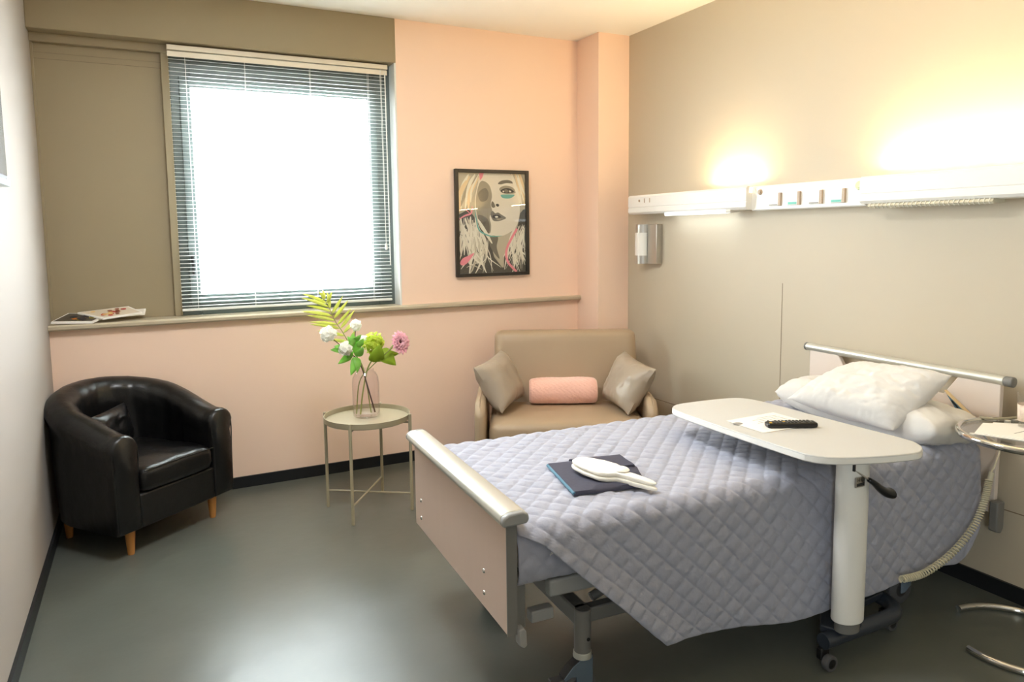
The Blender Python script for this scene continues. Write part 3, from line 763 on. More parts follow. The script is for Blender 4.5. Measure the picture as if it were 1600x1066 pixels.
def blossom(parent, name, cen, r, m, npet, seed, petal=0.6, axis=(0, -0.6, 0.8), layers=4):
    """ball of ruffled petals"""
    q = random.Random(seed); bm = bmesh.new(); ax = Vector(axis).normalized()
    cen = Vector(cen)
    for k in range(npet):
        zz = 1 - 2 * (k + 0.5) / npet; a = k * 2.399963
        d = Vector((math.sqrt(1 - zz * zz) * math.cos(a), math.sqrt(1 - zz * zz) * math.sin(a), zz))
        rr = r * q.uniform(0.62, 1.0)
        s = d.cross(Vector((q.uniform(-1, 1), q.uniform(-1, 1), q.uniform(-1, 1)))).normalized(); u = s.cross(d)
        pw = r * petal
        c0 = cen + d * rr * 0.55
        ring = []
        mid = bm.verts.new(cen + d * rr * 0.86)
        for j in range(8):
            t = 2 * PI * j / 8
            ring.append(bm.verts.new(cen + d * (rr * (1.0 + 0.10 * math.cos(2 * t + k))) * (0.92 + 0.08 * q.random()) + (s * math.cos(t) + u * math.sin(t)) * pw * q.uniform(0.45, 0.6)))
        for j in range(8): bm.faces.new((mid, ring[j], ring[(j + 1) % 8]))
    add_lathe(bm, [(0.0005, cen.z - r * 0.6), (r * 0.55, cen.z - r * 0.25), (r * 0.6, cen.z), (r * 0.5, cen.z + r * 0.35), (0.0005, cen.z + r * 0.6)], cen.x, cen.y, 10)
    return obj(name, bm, m, parent, solid=0.0, recalc=False)
# branch with white flowers
wf = thing('white_flower_branch', 'dark twig with white blooms and green leaves leaning left in the vase', 'flower', (VX, VY, VZ))
br = smooth_path([L((1.553, -0.665, 0.528)), L((1.515, -0.672, 0.674)), L((1.489, -0.675, 0.770)), L((1.463, -0.68, 0.83)), L((1.430, -0.69, 0.86)), L((1.387, -0.70, 0.90)), L((1.308, -0.70, 0.975))], 6)
obj('twig', tube(br, [0.0042 * (1 - 0.55 * i / len(br)) for i in range(len(br))], 8), M['twig'], wf)
b2 = smooth_path([L((1.463, -0.68, 0.83)), L((1.452, -0.675, 0.89)), L((1.459, -0.67, 1.005))], 6)
obj('twig', tube(b2, 0.0022, 7), M['twig'], wf)
blossom(wf, 'bloom', L((1.306, -0.705, 0.983)), 0.044, M['white_petal'], 60, 1)
blossom(wf, 'bloom', L((1.390, -0.715, 0.900)), 0.040, M['white_petal'], 55, 2)
blossom(wf, 'bloom', L((1.462, -0.665, 1.012)), 0.034, M['white_petal'], 45, 3)
bud = leaf_bm(bmesh.new(), L((1.470, -0.67, 0.935)), L((1.520, -0.68, 0.958)), 0.026, 0.004)
leaf_bm(bud, L((1.468, -0.67, 0.932)), L((1.512, -0.70, 0.945)), 0.022, 0.004)
obj('bloom', bud, M['white_petal'], wf, solid=0.001)
for (bx, bz, tx, tz, w) in ((1.44, 0.905, 1.405, 0.972, 0.036), (1.42, 0.90, 1.440, 0.985, 0.040), (1.44, 0.93, 1.475, 0.98, 0.030), (1.385, 0.885, 1.318, 0.905, 0.034), (1.37, 0.90, 1.335, 0.925, 0.03),
                           (1.43, 0.86, 1.352, 0.828, 0.040), (1.455, 0.845, 1.412, 0.765, 0.052), (1.455, 0.845, 1.448, 0.775, 0.042), (1.455, 0.86, 1.452, 0.955, 0.05), (1.45, 0.85, 1.480, 0.915, 0.044),
                           (1.41, 0.89, 1.420, 0.838, 0.040), (1.46, 0.90, 1.492, 0.955, 0.034), (1.43, 0.895, 1.385, 0.945, 0.036)):
    obj('leaf', leaf_bm(bmesh.new(), L((bx, -0.69 + rnd.uniform(-0.01, 0.01), bz)), L((tx, -0.70 + rnd.uniform(-0.05, 0.02), tz)), w, 0.008, 7, shape=0.7), M['leaf'], wf, solid=0.0008)
# lime hydrangea
hy = thing('green_hydrangea', 'lime green flower head with two broad leaves in the vase', 'flower', (VX, VY, VZ))
hs_ = smooth_path([L((1.471, -0.668, 0.525)), L((1.491, -0.660, 0.645)), L((1.520, -0.655, 0.764)), L((1.548, -0.66, 0.823)), L((1.560, -0.65, 0.895))], 6)
obj('stem', tube(hs_, 0.004, 8), M['stem'], hy)
blossom(hy, 'flower_head', L((1.562, -0.650, 0.908)), 0.064, M['lime'], 90, 5, petal=0.42)
obj('leaf', leaf_bm(bmesh.new(), L((1.540, -0.71, 0.812)), L((1.567, -0.745, 0.925)), 0.085, 0.010, 9, shape=0.62), M['lime_leaf'], hy, solid=0.0009)
obj('leaf', leaf_bm(bmesh.new(), L((1.575, -0.69, 0.862)), L((1.662, -0.72, 0.800)), 0.085, 0.012, 9, shape=0.62), M['lime_leaf'], hy, solid=0.0009)
obj('leaf', leaf_bm(bmesh.new(), L((1.560, -0.68, 0.84)), L((1.690, -0.69, 0.855)), 0.055, 0.010, 9, shape=0.62), M['lime_leaf'], hy, solid=0.0009)
# pink daisy
pk = thing('pink_daisy', 'pink daisy with dark centre on the right of the bouquet', 'flower', (VX, VY, VZ))
ps = smooth_path([L((1.457, -0.640, 0.525)), L((1.478, -0.645, 0.70)), L((1.534, -0.672, 0.778)), L((1.605, -0.735, 0.86)), L((1.672, -0.715, 0.912))], 6)
obj('stem', tube(ps, [0.003 + 0.004 * max(0, min(1, (i - 18) / 4)) * (1 if i < 23 else 0.5) for i in range(len(ps))], 8), M['stem'], pk)
pc_ = L((1.688, -0.712, 0.912)); pn = Vector((0.35, -0.80, 0.25)).normalized()
e1 = pn.cross(Vector((0, 0, 1))).normalized(); e2 = e1.cross(pn)
for ringk, (np_, rl, tilt) in enumerate(((16, 0.066, 0.10), (13, 0.048, 0.35), (9, 0.03, 0.7))):
    for k in range(np_):
        a = 2 * PI * (k + 0.4 * ringk) / np_
        d = (e1 * math.cos(a) + e2 * math.sin(a)); s = (-e1 * math.sin(a) + e2 * math.cos(a))
        tip = pc_ + d * rl * rnd.uniform(0.9, 1.06) + pn * rl * tilt
        obj('petal', leaf_bm(bmesh.new(), pc_ + d * 0.006 + pn * 0.001 * ringk, tip, 0.027, 0.004, 6, side=s, shape=1.35), M['pink_petal'], pk, solid=0.0006)
ce = bmesh.new(); bmesh.ops.create_icosphere(ce, subdivisions=2, radius=0.010)
for v in ce.verts: v.co = pc_ + pn * 0.006 + v.co * 0.9
obj('flower_centre', ce, M['dark_centre'], pk)

# ------------------------------------------------------------------ sofa in the corner
so = thing('sofa', 'taupe two seat sofa with tall backrest standing in the corner behind the bed', 'sofa', (2.775, -0.642, 0), math.radians(-27))
bk = cushion_slab(-0.445, 0.490, -0.07, 0.07, 0.0, 0.56, 0.045, 0.0, 3.0, wr=0.001)
for v in bk.verts:                      # reclined backrest
    x, y, z = v.co; v.co = Vector((x, 0.20 + y + z * 0.20, 0.30 + z * 0.985))
obj('backrest', bk, M['taupe_vinyl'], so, angle=60, subsurf=1)
obj('seat_cushion', cushion_slab(-0.465, 0.465, -0.385, 0.25, 0.175, 0.402, 0.055, 0.012, 5.0, wr=0.0015), M['taupe_vinyl'], so, angle=60, subsurf=1)
obj('base', box(-0.455, 0.455, -0.34, 0.30, 0.06, 0.175), M['mid_metal'], so, bevel=0.01)
for s in (-1, 1):
    am = cushion_slab(0, 0.068, -0.36, 0.30, 0.0, 0.50, 0.030, 0.0, 6.0, wr=0.0008)
    for v in am.verts:
        v.co.x = (0.470 + v.co.x) * s - 0.012
        if v.co.z > 0.3: v.co.z -= max(0, -(v.co.y + 0.28)) * 0.9
        v.co.z += 0.02
    obj('armrest', am, M['taupe_vinyl'], so, angle=60, subsurf=1)
for sx in (-0.44, 0.44):
    for sy in (-0.28, 0.24):
        obj('foot', add_lathe(bmesh.new(), [(0.02, 0), (0.024, 0.062)], sx, sy, 14, cap=True), M['dark_metal'], so)
Ms = Matrix.Translation((2.775, -0.642, 0)) @ Matrix.Rotation(math.radians(-27), 4, 'Z')
def S(*p): return Ms @ Vector(p)
o = obj('cushion', pillow_bm(S(-0.39, -0.24, 0.425), S(-0.26, 0.13, 0.445), S(-0.40, 0.17, 0.745), S(-0.555, -0.20, 0.70), 0.17, pinch=0.08, wr=0.014, seed=9), M['cushion'])
tag(o, 'satin taupe cushion leaning on the left arm of the sofa', 'cushion', 'sofa cushions')
o = obj('cushion', pillow_bm(S(0.25, 0.10, 0.435), S(0.355, -0.28, 0.420), S(0.525, -0.24, 0.685), S(0.395, 0.14, 0.735), 0.17, pinch=0.08, wr=0.016, seed=14), M['cushion'])
tag(o, 'satin taupe cushion leaning on the right arm of the sofa', 'cushion', 'sofa cushions')
# rolled blanket
rl = bmesh.new()
NL, NA = 130, 112
def roll_pt(u, v):
    a = 2 * PI * v
    x = -0.165 + 0.408 * u
    rx, rz = 0.092, 0.086
    e = 1 - 0.10 * (abs(2 * u - 1) ** 8)
    f = 1 + 0.035 * noise.noise(Vector((x * 7, math.cos(a) * 1.5, math.sin(a) * 1.5)))
    f += 0.032 * abs(math.sin(u * 40 + 1.3 * math.sin(v * 2 * PI * 14))) 
    zz = rz * math.sin(a) * e * f
    if zz < -0.066: zz = -0.066 - (zz + 0.066) * -0.25
    return Vector((x, rx * math.cos(a) * e * f, zz))
ring_prev = None
vsr = [[rl.verts.new(S(*(roll_pt(i / NL, j / NA) + Vector((-0.045, 0.075, 0.490))))) for j in range(NA)] for i in range(NL + 1)]
for i in range(NL):
    for j in range(NA):
        rl.faces.new((vsr[i][j], vsr[i + 1][j], vsr[i + 1][(j + 1) % NA], vsr[i][(j + 1) % NA]))
for end, ring in ((0, vsr[0]), (1, vsr[-1])):
    # spiral-looking end: inset rings pushed in and out
    prev = ring; c = sum((v.co for v in ring), Vector()) / NA
    dx = S(1, 0, 0) - S(0, 0, 0)
    for k, (sc, dep) in enumerate(((0.86, 0.010), (0.74, -0.004), (0.62, 0.010), (0.48, -0.003), (0.34, 0.010), (0.2, 0.0))):
        cur = [rl.verts.new(c + (v.co - c) * sc + dx * dep * (1 if end else -1)) for v in ring]
        for j in range(NA): rl.faces.new((prev[j], prev[(j + 1) % NA], cur[(j + 1) % NA], cur[j]))
        prev = cur
    rl.faces.new(prev)
o = obj('rolled_blanket', rl, M['pink_plush'], angle=75)
tag(o, 'rolled pink plush blanket lying on the middle of the sofa seat', 'blanket')

# ------------------------------------------------------------------ hospital bed
BX, BY, BR = 2.435, -2.32, math.radians(-2.55)
Mb = Matrix.Translation((BX, BY, 0)) @ Matrix.Rotation(BR, 4, 'Z')
bed = thing('hospital_bed', 'adjustable hospital bed with pale pink footboard and grey frame', 'bed', (BX, BY, 0), BR)
# footboard
fb = bmesh.new(); add_box(fb, -1.074, -1.046, -0.452, 0.452, 0.352, 0.690)
ft = obj('footboard', fb, M['bed_board'], bed, bevel=0.003)
fe = bmesh.new(); add_box(fe, -1.076, -1.044, -0.4555, -0.4515, 0.352, 0.690)
obj('edge_strip', fe, M['mid_metal'], ft)
rp = [(-1.095, 0.686), (-1.100, 0.700), (-1.094, 0.714), (-1.078, 0.722), (-1.035, 0.724), (-1.018, 0.716), (-1.015, 0.700), (-1.022, 0.688)]
obj('top_rail', prism([(x, z) for x, z in rp], 'y', -0.462, 0.470), M['alu_rail'], ft, bevel=0.004, angle=60)
for y0, y1 in ((-0.482, -0.460), (0.468, 0.484)):
    obj('rail_end_cap', prism([(x * 1.0, z) for x, z in rp], 'y', y0, y1), M['grey_metal'], ft, bevel=0.006, seg=3)
for y, z in ((0.375, 0.47), (0.375, 0.400), (-0.275, 0.47), (-0.275, 0.400)):
    bo = add_lathe(bmesh.new(), [(0.0003, 0.005), (0.004, 0.0045), (0.007, 0.002), (0.0075, 0)], n=14)
    for v in bo.verts: v.co = Vector((-1.074 - v.co.z, y + v.co.x, z + v.co.y))
    obj('bolt', bo, M['chrome'], ft)
obj('corner_bumper', prism([(-1.046, 0.37), (-1.030, 0.375), (-1.022, 0.36), (-1.020, 0.32), (-1.030, 0.312), (-1.046, 0.325)], 'y', -0.470, -0.440), M['grey_metal'], ft, bevel=0.004)
obj('footboard_bracket', box(-1.046, -0.995, -0.405, -0.380, 0.335, 0.50), M['mid_metal'], bed, bevel=0.004)
# headboard with a cut-out
HX0, HX1 = 1.030, 1.052
poly = [(-0.485, 0.36), (0.470, 0.36), (0.470, 0.875), (0.295, 0.875), (0.250, 0.815), (-0.230, 0.815), (-0.290, 0.875), (-0.485, 0.875)]
poly = [(0.470, 0.36), (0.470, 0.885), (0.295, 0.885), (0.235, 0.800), (-0.250, 0.800), (-0.312, 0.885), (-0.485, 0.885), (-0.485, 0.36)]
hb = obj('headboard', prism(poly, 'x', HX0, HX1), M['head_board'], bed, smooth=False, bevel=0.003)
hr = bmesh.new(); add_tube(hr, [(1.040, 0.492, 0.899), (1.040, -0.495, 0.899)], 0.0195, 20)
obj('head_rail', hr, M['alu_rail'], hb, angle=60)
for y0, y1 in ((0.492, 0.505), (-0.530, -0.495)):
    obj('rail_end_cap', tube([(1.040, y0, 0.899), (1.040, y1, 0.899)], 0.0205, 20), M['mid_metal'], hb, bevel=0.004)
obj('wall_bumper', prism([(1.0, 0.30), (1.03, 0.29), (1.045, 0.31), (1.045, 0.42), (1.0, 0.42)], 'y', -0.52, -0.485), M['mid_metal'], bed, bevel=0.006)
# frame
for s in (-1, 1):
    obj('side_rail', box(-0.93, 0.95, s * 0.418 - 0.0175, s * 0.418 + 0.0175, 0.425, 0.478), M['grey_metal'], bed, bevel=0.008, seg=3)
    obj('side_rail_end', box(-0.975, -0.90, s * 0.385 - 0.018, s * 0.385 + 0.018, 0.34, 0.376), M['grey_metal'], bed, bevel=0.004)
obj('mattress_base', box(-1.0, 1.0, -0.395, 0.395, 0.470, 0.505), M['dark_metal'], bed, bevel=0.004)
for xx in (-0.772, 0.70):
    obj('cross_beam', box(xx - 0.025, xx + 0.025, -0.345, 0.345, 0.262, 0.318), M['mid_metal'], bed, bevel=0.006)
    for s in (-1, 1):
        ps_ = bmesh.new(); add_tube(ps_, [(xx, s * 0.350, 0.318), (xx, s * 0.350, 0.170)], 0.027, 18)
        pst = obj('corner_post', ps_, M['mid_metal'], bed, bevel=0.003)
        if s < 0:
            hl = add_lathe(bmesh.new(), [(0.0003, 0.0015), (0.006, 0.0015), (0.006, 0)], n=12)
            for v in hl.verts: v.co = Vector((xx + 0.006 + v.co.x, s * 0.350 - 0.0265 - v.co.z, 0.225 + v.co.y))
            obj('bolt_hole', hl, M['black_plastic'], pst)
        # castor
        cy = s * 0.350
        wc = bmesh.new()
        prof = [(0.030, -0.013), (0.056, -0.013), (0.0625, -0.008), (0.0635, 0), (0.0625, 0.008), (0.056, 0.013), (0.030, 0.013)]
        add_lathe(wc, prof, n=32)
        for v in wc.verts: v.co = Vector((xx - 0.020 + v.co.x, cy + v.co.z, 0.0640 + v.co.y))
        castor = obj('castor', wc, M['rubber'], bed)
        hb2 = add_lathe(bmesh.new(), [(0.0003, -0.012), (0.031, -0.012), (0.031, 0.012), (0.0003, 0.012)], n=24)
        for v in hb2.verts: v.co = Vector((xx - 0.020 + v.co.x, cy + v.co.z, 0.0640 + v.co.y))
        obj('hub', hb2, M['dark_metal'], castor)
        for q in (-1, 1):
            ply = [(xx - 0.030, 0.050), (xx - 0.010, 0.050), (xx + 0.006, 0.060), (xx + 0.027, 0.075), (xx + 0.028, 0.165), (xx - 0.010, 0.160), (xx - 0.045, 0.138), (xx - 0.075, 0.108), (xx - 0.072, 0.098), (xx - 0.048, 0.108), (xx - 0.032, 0.104)]
            y_ = cy + q * 0.0165
            obj('fork_plate', prism(ply, 'y', y_ - 0.002, y_ + 0.002), M['caster'], castor, smooth=False, bevel=0.001)
        obj('fork_top', prism([(xx + 0.028, 0.160), (xx + 0.028, 0.167), (xx - 0.010, 0.162), (xx - 0.046, 0.140), (xx - 0.076, 0.110), (xx - 0.07, 0.104), (xx - 0.04, 0.130), (xx - 0.008, 0.154)], 'y', cy - 0.0165, cy + 0.0165), M['dark_metal'], castor, smooth=False)
        obj('swivel_collar', tube([(xx, cy, 0.158), (xx, cy, 0.178)], [0.031, 0.029], 20), M['alu_rail'], castor, bevel=0.002)
        bp = bmesh.new(); add_box(bp, xx - 0.115, xx - 0.070, cy - 0.018, cy + 0.018, 0.092, 0.104)
        obj('brake_pedal', bp, M['rubber'], castor, bevel=0.003)
for s in (-1, 1):
    obj('long_beam', box(-0.775, 0.675, s * 0.33 - 0.02, s * 0.33 + 0.02, 0.262, 0.310), M['mid_metal'], bed, bevel=0.005)
    for a, b in (((-0.70, 0.335), (-0.25, 0.425)), ((0.25, 0.425), (0.6, 0.335))):
        lb = bmesh.new(); add_tube(lb, [(a[0], s * 0.28, a[1] - 0.03), (b[0], s * 0.28, b[1] + 0.03)], 0.016, 10)
        obj('lift_arm', lb, M['mid_metal'], bed)
mt = obj('mattress', cushion_slab(-1.02, 1.025, -0.448, 0.448, 0.505, 0.646, 0.04, 0.0, 1.0, wr=0.001), M['sheet'], None)
mt.location = (BX, BY, 0); mt.rotation_euler = (0, 0, BR)
tag(mt, 'white mattress on the hospital bed underneath the grey quilt', 'mattress')

# ------------------------------------------------------------------ quilt
QT = 0.655; HWQ = 0.458; RC = 0.05
def quilt_disp(s, t, h=0.0072, p=0.078):
    a = abs(math.sin(PI * (s + t) / p)); b = abs(math.sin(PI * (s - t * 1.0) / p))
    wr = 0.0022 * noise.noise(Vector((s * 38, t * 38, 0.3))) + 0.0030 * noise.noise(Vector((s * 13, t * 15, 4.3)))
    m = min(a, b)
    return h * (1 - (1 - m) ** 4.0) * (0.65 + 0.35 * a * b) + wr
def quilt_profile(d):
    """d: distance across, 0 at the middle of the bed, positive towards the near side -> (y, z, ny, nz)"""
    s = 1 if d >= 0 else -1; a = abs(d)
    flat = HWQ - RC
    if a <= flat: y, z, ny, nz = a, QT, 0, 1
    elif a <= flat + RC * PI / 2:
        q = (a - flat) / RC; y, z, ny, nz = flat + RC * math.sin(q), QT - RC + RC * math.cos(q), math.sin(q), math.cos(q)
    else:
        e = a - flat - RC * PI / 2; y, z, ny, nz = HWQ + 0.045 * e, QT - RC - e, 1, 0.03
    return -s * y, z, -s * ny, nz
X0q, X1q = -1.034, 0.965
def quilt_main():
    bm = bmesh.new()
    NU, d0, d1 = 340, -0.66, 0.935
    NV = 272
    rows = []
    for j in range(NV + 1):
        d = d0 + (d1 - d0) * j / NV
        drop = max(0.0, d - (HWQ - 0.01)); dropf = max(0.0, -d - (HWQ - 0.01))
        xs = X0q + (0.92 * drop + 0.035 * min(1.0, drop / 0.04) if drop > 0 else 0) + 0.55 * dropf * 0
        row = []
        for i in range(NU + 1):
            u = i / NU
            x = xs + (X1q - xs) * u
            dd = d
            if drop > 0:       # wavy hem, higher towards the head
                k = drop / (d1 - HWQ + 0.01)
                dd = d + k * (0.012 * math.sin(x * 5.2 + 0.7) + 0.006 * math.sin(x * 13 + 2) - 0.02 - 0.030 * math.exp(-((x - xs) / 0.16) ** 2) - 0.13 * max(0, (x - 0.82) / 0.14) ** 2)
            y, z, ny, nz = quilt_profile(dd)
            h = quilt_disp(x, d)
            e = min(1.0, (1 - u) / 0.012 + 0.2) * min(1.0, (d1 - d) / 0.03 + 0.25)
            low = 0.006 * noise.noise(Vector((x * 2.3, d * 2.3, 1)))
            fx = 0.0
            if drop > 0:
                y -= 0.022 * drop * math.sin(x * 6.0 + 1.0) + 0.020 * math.exp(-((x - xs) / 0.10) ** 2) * min(1, drop / 0.1)
            # dents under the things lying on the bed
            row.append(bm.verts.new((x, y + ny * (h * e + low), z + nz * (h * e + low))))
        rows.append(row)
    for a, b in zip(rows, rows[1:]):
        for i in range(NU): bm.faces.new((a[i], a[i + 1], b[i + 1], b[i]))
    return bm
ql = thing('quilt', 'grey diamond stitched quilt spread over the bed and hanging down the near side', 'quilt', (BX, BY, 0), BR)
obj('quilt_cover', quilt_main(), M['quilt'], ql, solid=0.006, recalc=False, angle=180)
def tuck():
    bm = bmesh.new(); NU, NV = 80, 36; rows = []
    for j in range(NV + 1):
        d = 0.40 + 0.200 * j / NV
        row = []
        for i in range(NU + 1):
            x = -1.036 + 0.58 * i / NU
            y, z, ny, nz = quilt_profile(d)
            h = quilt_disp(x * 1.0 + 0.02, d, 0.006) + 0.010 * noise.noise(Vector((x * 8, d * 9, 7)))
            ins = -0.012 - 0.03 * max(0, (d - 0.54) / 0.06) ** 2
            y += -ins * 0.6
            row.append(bm.verts.new((x, y + ny * (h - 0.006), z + nz * (h - 0.008) - 0.003)))
        rows.append(row)
    for a, b in zip(rows, rows[1:]):
        for i in range(NU): bm.faces.new((a[i], a[i + 1], b[i + 1], b[i]))
    return bm
obj('tucked_corner', tuck(), M['quilt'], ql, solid=0.005, recalc=False, angle=180)

# ------------------------------------------------------------------ pillows
o = obj('pillow', pillow_bm((3.075, -2.055, 0.742), (3.075, -2.835, 0.732), (3.390, -2.845, 0.705), (3.40, -2.02, 0.735), 0.175, nu=64, nv=34, pinch=0.0, wr=0.022, seed=21, power=0.35), M['sheet'], angle=180)
tag(o, 'plump white pillow lying flat across the head of the bed', 'pillow')
o = obj('pillow', pillow_bm((3.010, -2.19, 0.745), (3.040, -2.690, 0.712), (3.232, -2.790, 0.930), (3.345, -2.275, 0.880), 0.17, nu=64, nv=52, pinch=0.02, wr=0.019, seed=33, power=0.70), M['sheet'], angle=180)
tag(o, 'large white pillow propped on top with one corner pointing up at the headboard', 'pillow')

# ------------------------------------------------------------------ bed handset with coiled lead
hs2 = thing('bed_handset', 'beige bed control handset with blue keypad behind the pillows and its coiled lead', 'remote control', (3.405, -2.655, 0.832))
la = math.radians(-37)
Mh = Matrix.Rotation(la, 4, 'X')      # local -y runs down to the right along the casing
def HB(x0, x1, a0, a1, b0, b1):
    """a: along the long edge (to the right and down), b: away from that edge (down and left)"""
    bm = bmesh.new(); ca, sa = math.cos(la), math.sin(la)
    vs = []
    add_box(bm, x0, x1, a0, a1, b0, b1)
    for v in bm.verts:
        x, a, b = v.co; v.co = Vector((x, -a * ca - b * sa * -1, a * sa - b * ca))
    return bm
obj('casing', HB(-0.012, 0.012, 0.0, 0.19, 0.0, 0.085), M['beige_plastic'], hs2, bevel=0.004)
obj('keypad', HB(-0.0145, -0.012, 0.012, 0.178, 0.012, 0.075), M['blue_key'], hs2)
kb = bmesh.new()
for a_, b_, r_ in ((0.036, 0.030, 0.009), (0.048, 0.034, 0.008)):
    ring = [(a_ + r_ * math.cos(2 * PI * k / 16), b_ + r_ * math.sin(2 * PI * k / 16)) for k in range(17)]
    ca, sa = math.cos(la), math.sin(la)
    add_tube(kb, [(-0.0150, -a * ca + b * sa, a * sa - b * ca) for a, b in ring], 0.0017, 6, cap=False)
obj('key_symbol', kb, M['black_plastic'], hs2)
def HL(p): return Vector(p) - Vector((3.405, -2.655, 0.832))
lead = smooth_path([HL((3.405, -2.80, 0.70)), HL((3.412, -2.862, 0.66)), HL((3.40, -2.885, 0.64)), HL((3.372, -2.89, 0.595)), HL((3.345, -2.885, 0.548))], 6)
obj('lead', tube(lead, 0.0032, 7), M['cord'], hs2)
obj('lead_clip', tube([HL((3.350, -2.888, 0.556)), HL((3.343, -2.886, 0.530))], 0.010, 10), M['cord'], hs2)
cp = smooth_path([HL((3.340, -2.885, 0.53)), HL((3.318, -2.885, 0.45)), HL((3.262, -2.882, 0.355)), HL((3.140, -2.878, 0.272)), HL((2.992, -2.872, 0.226)), HL((2.870, -2.865, 0.226))], 110)
hel = []
for i, p in enumerate(cp):
    t = (cp[min(i + 1, len(cp) - 1)] - cp[max(i - 1, 0)]).normalized()
    n1 = t.cross(Vector((0, 1, 0))).normalized(); n2 = t.cross(n1)
    a = 2 * PI * i / 10.0
    hel.append(p + (n1 * math.cos(a) + n2 * math.sin(a)) * 0.0112)
obj('coil', tube(hel, 0.0031, 5), M['cord'], hs2)

# ------------------------------------------------------------------ navy pouch and slippers on the quilt
pz = QT + 0.010
pw = thing('folded_cloth', 'navy folded cloth pouch with blue edging lying on the quilt', 'pouch', (1.79, -2.46, pz))
pts = [(1.715, -2.300), (1.650, -2.585), (1.900, -2.625), (1.975, -2.480), (1.990, -2.345), (1.87, -2.315)]
def PL(p): return (p[0] - 1.79, p[1] + 2.46)
def sheet_bm(pts, z, t, wr, seed):
    bm = bmesh.new(); q = [Vector(PL(p)) for p in pts]; c = sum(q, Vector((0, 0))) / len(q); rings = []
    out = []
    for i in range(len(q)):
        for k in range(10): out.append(q[i].lerp(q[(i + 1) % len(q)], k / 10))
    for sc, zz in ((1.0, z), (1.006, z + t * 0.5), (0.985, z + t), (0.75, z + t * 1.1), (0.5, z + t * 1.2), (0.25, z + t * 1.2), (0.02, z + t * 1.2)):
        rings.append([bm.verts.new((c.x + (p.x - c.x) * sc, c.y + (p.y - c.y) * sc, zz + (wr * noise.noise(Vector((p.x * sc * 14 + seed, p.y * sc * 14, seed))) if zz > z else 0))) for p in out])
    n = len(out)
    for a, b in zip(rings, rings[1:]):
        for i in range(n): bm.faces.new((a[i], a[(i + 1) % n], b[(i + 1) % n], b[i]))
    bm.faces.new(rings[0][::-1]); bm.faces.new(rings[-1])
    return bm
obj('cloth_body', sheet_bm(pts, 0, 0.014, 0.006, 1.0), M['navy'], pw, angle=60)
obj('cloth_flap', sheet_bm([(1.80, -2.305), (1.845, -2.42), (1.965, -2.475), (1.995, -2.345), (1.87, -2.318)], 0.012, 0.008, 0.006, 6.0), M['navy'], pw, angle=60)
ed = [PL(p) + (0.008,) for p in ((1.715, -2.300), (1.682, -2.445), (1.650, -2.585))]
obj('edging', tube(smooth_path(ed, 6), 0.0055, 8), M['teal_edge'], pw)
sl2 = thing('slippers', 'pair of white terry slippers stacked sole to sole on the navy pouch', 'slippers', (1.835, -2.545, pz + 0.024))
def sole(cx, cy, z, ang, L_, wd, t, seed, tilt):
    """long sole: wide rounded front, narrow strap end"""
    bm = bmesh.new(); prof = []
    n = 40
    for k in range(n):
        a = 2 * PI * k / n
        u = math.cos(a); v = math.sin(a)
        wloc = wd * (1.0 if u < -0.12 else 1.0 - 0.66 * min(1, ((u + 0.12) / 0.30)) ** 1.4)
        x = u * L_ / 2 if u > 0 else u * L_ / 2
        y = (abs(v) ** 0.75) * (1 if v > 0 else -1) * wloc / 2
        prof.append((x, y))
    rings = []
    for sc, dz in ((0.94, 0.0), (1.0, t * 0.3), (1.0, t * 0.7), (0.95, t), (0.8, t * 1.12), (0.5, t * 1.18), (0.02, t * 1.2)):
        ring = []
        for x, y in prof:
            X, Y = x * (sc if sc > 0.9 else sc), y * sc
            q = Vector((X * math.cos(ang) - Y * math.sin(ang), X * math.sin(ang) + Y * math.cos(ang)))
            ring.append(bm.verts.new((cx + q.x, cy + q.y, z + dz - tilt * (X + L_ / 2) + 0.0015 * noise.noise(Vector((X * 40, Y * 40, seed))))))
        rings.append(ring)
    for a, b in zip(rings, rings[1:]):
        for i in range(n): bm.faces.new((a[i], a[(i + 1) % n], b[(i + 1) % n], b[i]))
    bm.faces.new(rings[0][::-1]); bm.faces.new(rings[-1])
    return bm
an = math.radians(-65)
obj('slipper', sole(-0.006, 0.0, 0.006, an, 0.318, 0.126, 0.012, 1.0, 0.075), M['slipper'], sl2)
obj('slipper', sole(-0.004, 0.004, 0.0205, an, 0.312, 0.122, 0.012, 5.0, 0.075), M['slipper'], sl2)
st = bmesh.new()
for v in add_lathe(st, [(0.0003, 0.0075), (0.016, 0.007), (0.022, 0.003), (0.024, 0.0)], n=20).verts:
    v.co = Vector((0.016 + v.co.x * 1.1, -0.012 + v.co.y * 1.2, 0.0225 + v.co.z))
obj('strap', st, M['slipper'], sl2)

# ------------------------------------------------------------------ overbed table
ot = thing('overbed_table', 'white overbed table on one column reaching across the bed', 'overbed table', (2.56, -2.885, 0))
TZ = 0.78
tp_out = [(-0.187, 0.708), (-0.135, 0.736), (-0.046, 0.738), (0.102, 0.722), (0.167, 0.695), (0.195, 0.646), (0.204, 0.574), (0.205, 0.434), (0.207, 0.221), (0.210, 0.07), (0.210, -0.047), (0.200, -0.088), (0.175, -0.123), (0.138, -0.147), (0.091, -0.155), (-0.017, -0.130), (-0.096, -0.102), (-0.161, -0.071), (-0.200, -0.037), (-0.218, -0.001), (-0.223, 0.039), (-0.225, 0.261), (-0.220, 0.513), (-0.212, 0.649)]
tp_s = [(p.x, p.y) for p in smooth_path([(x, y, 0) for x, y in tp_out], 4, closed=True)]
tb = obj('tabletop', prism(tp_s, 'z', TZ - 0.026, TZ), M['white_top'], ot, bevel=0.004, seg=3, angle=50)
obj('edge_band', prism([(x * 1.002, y * 1.002) for x, y in tp_s], 'z', TZ - 0.022, TZ - 0.005), M['white_plastic'], tb, angle=50)
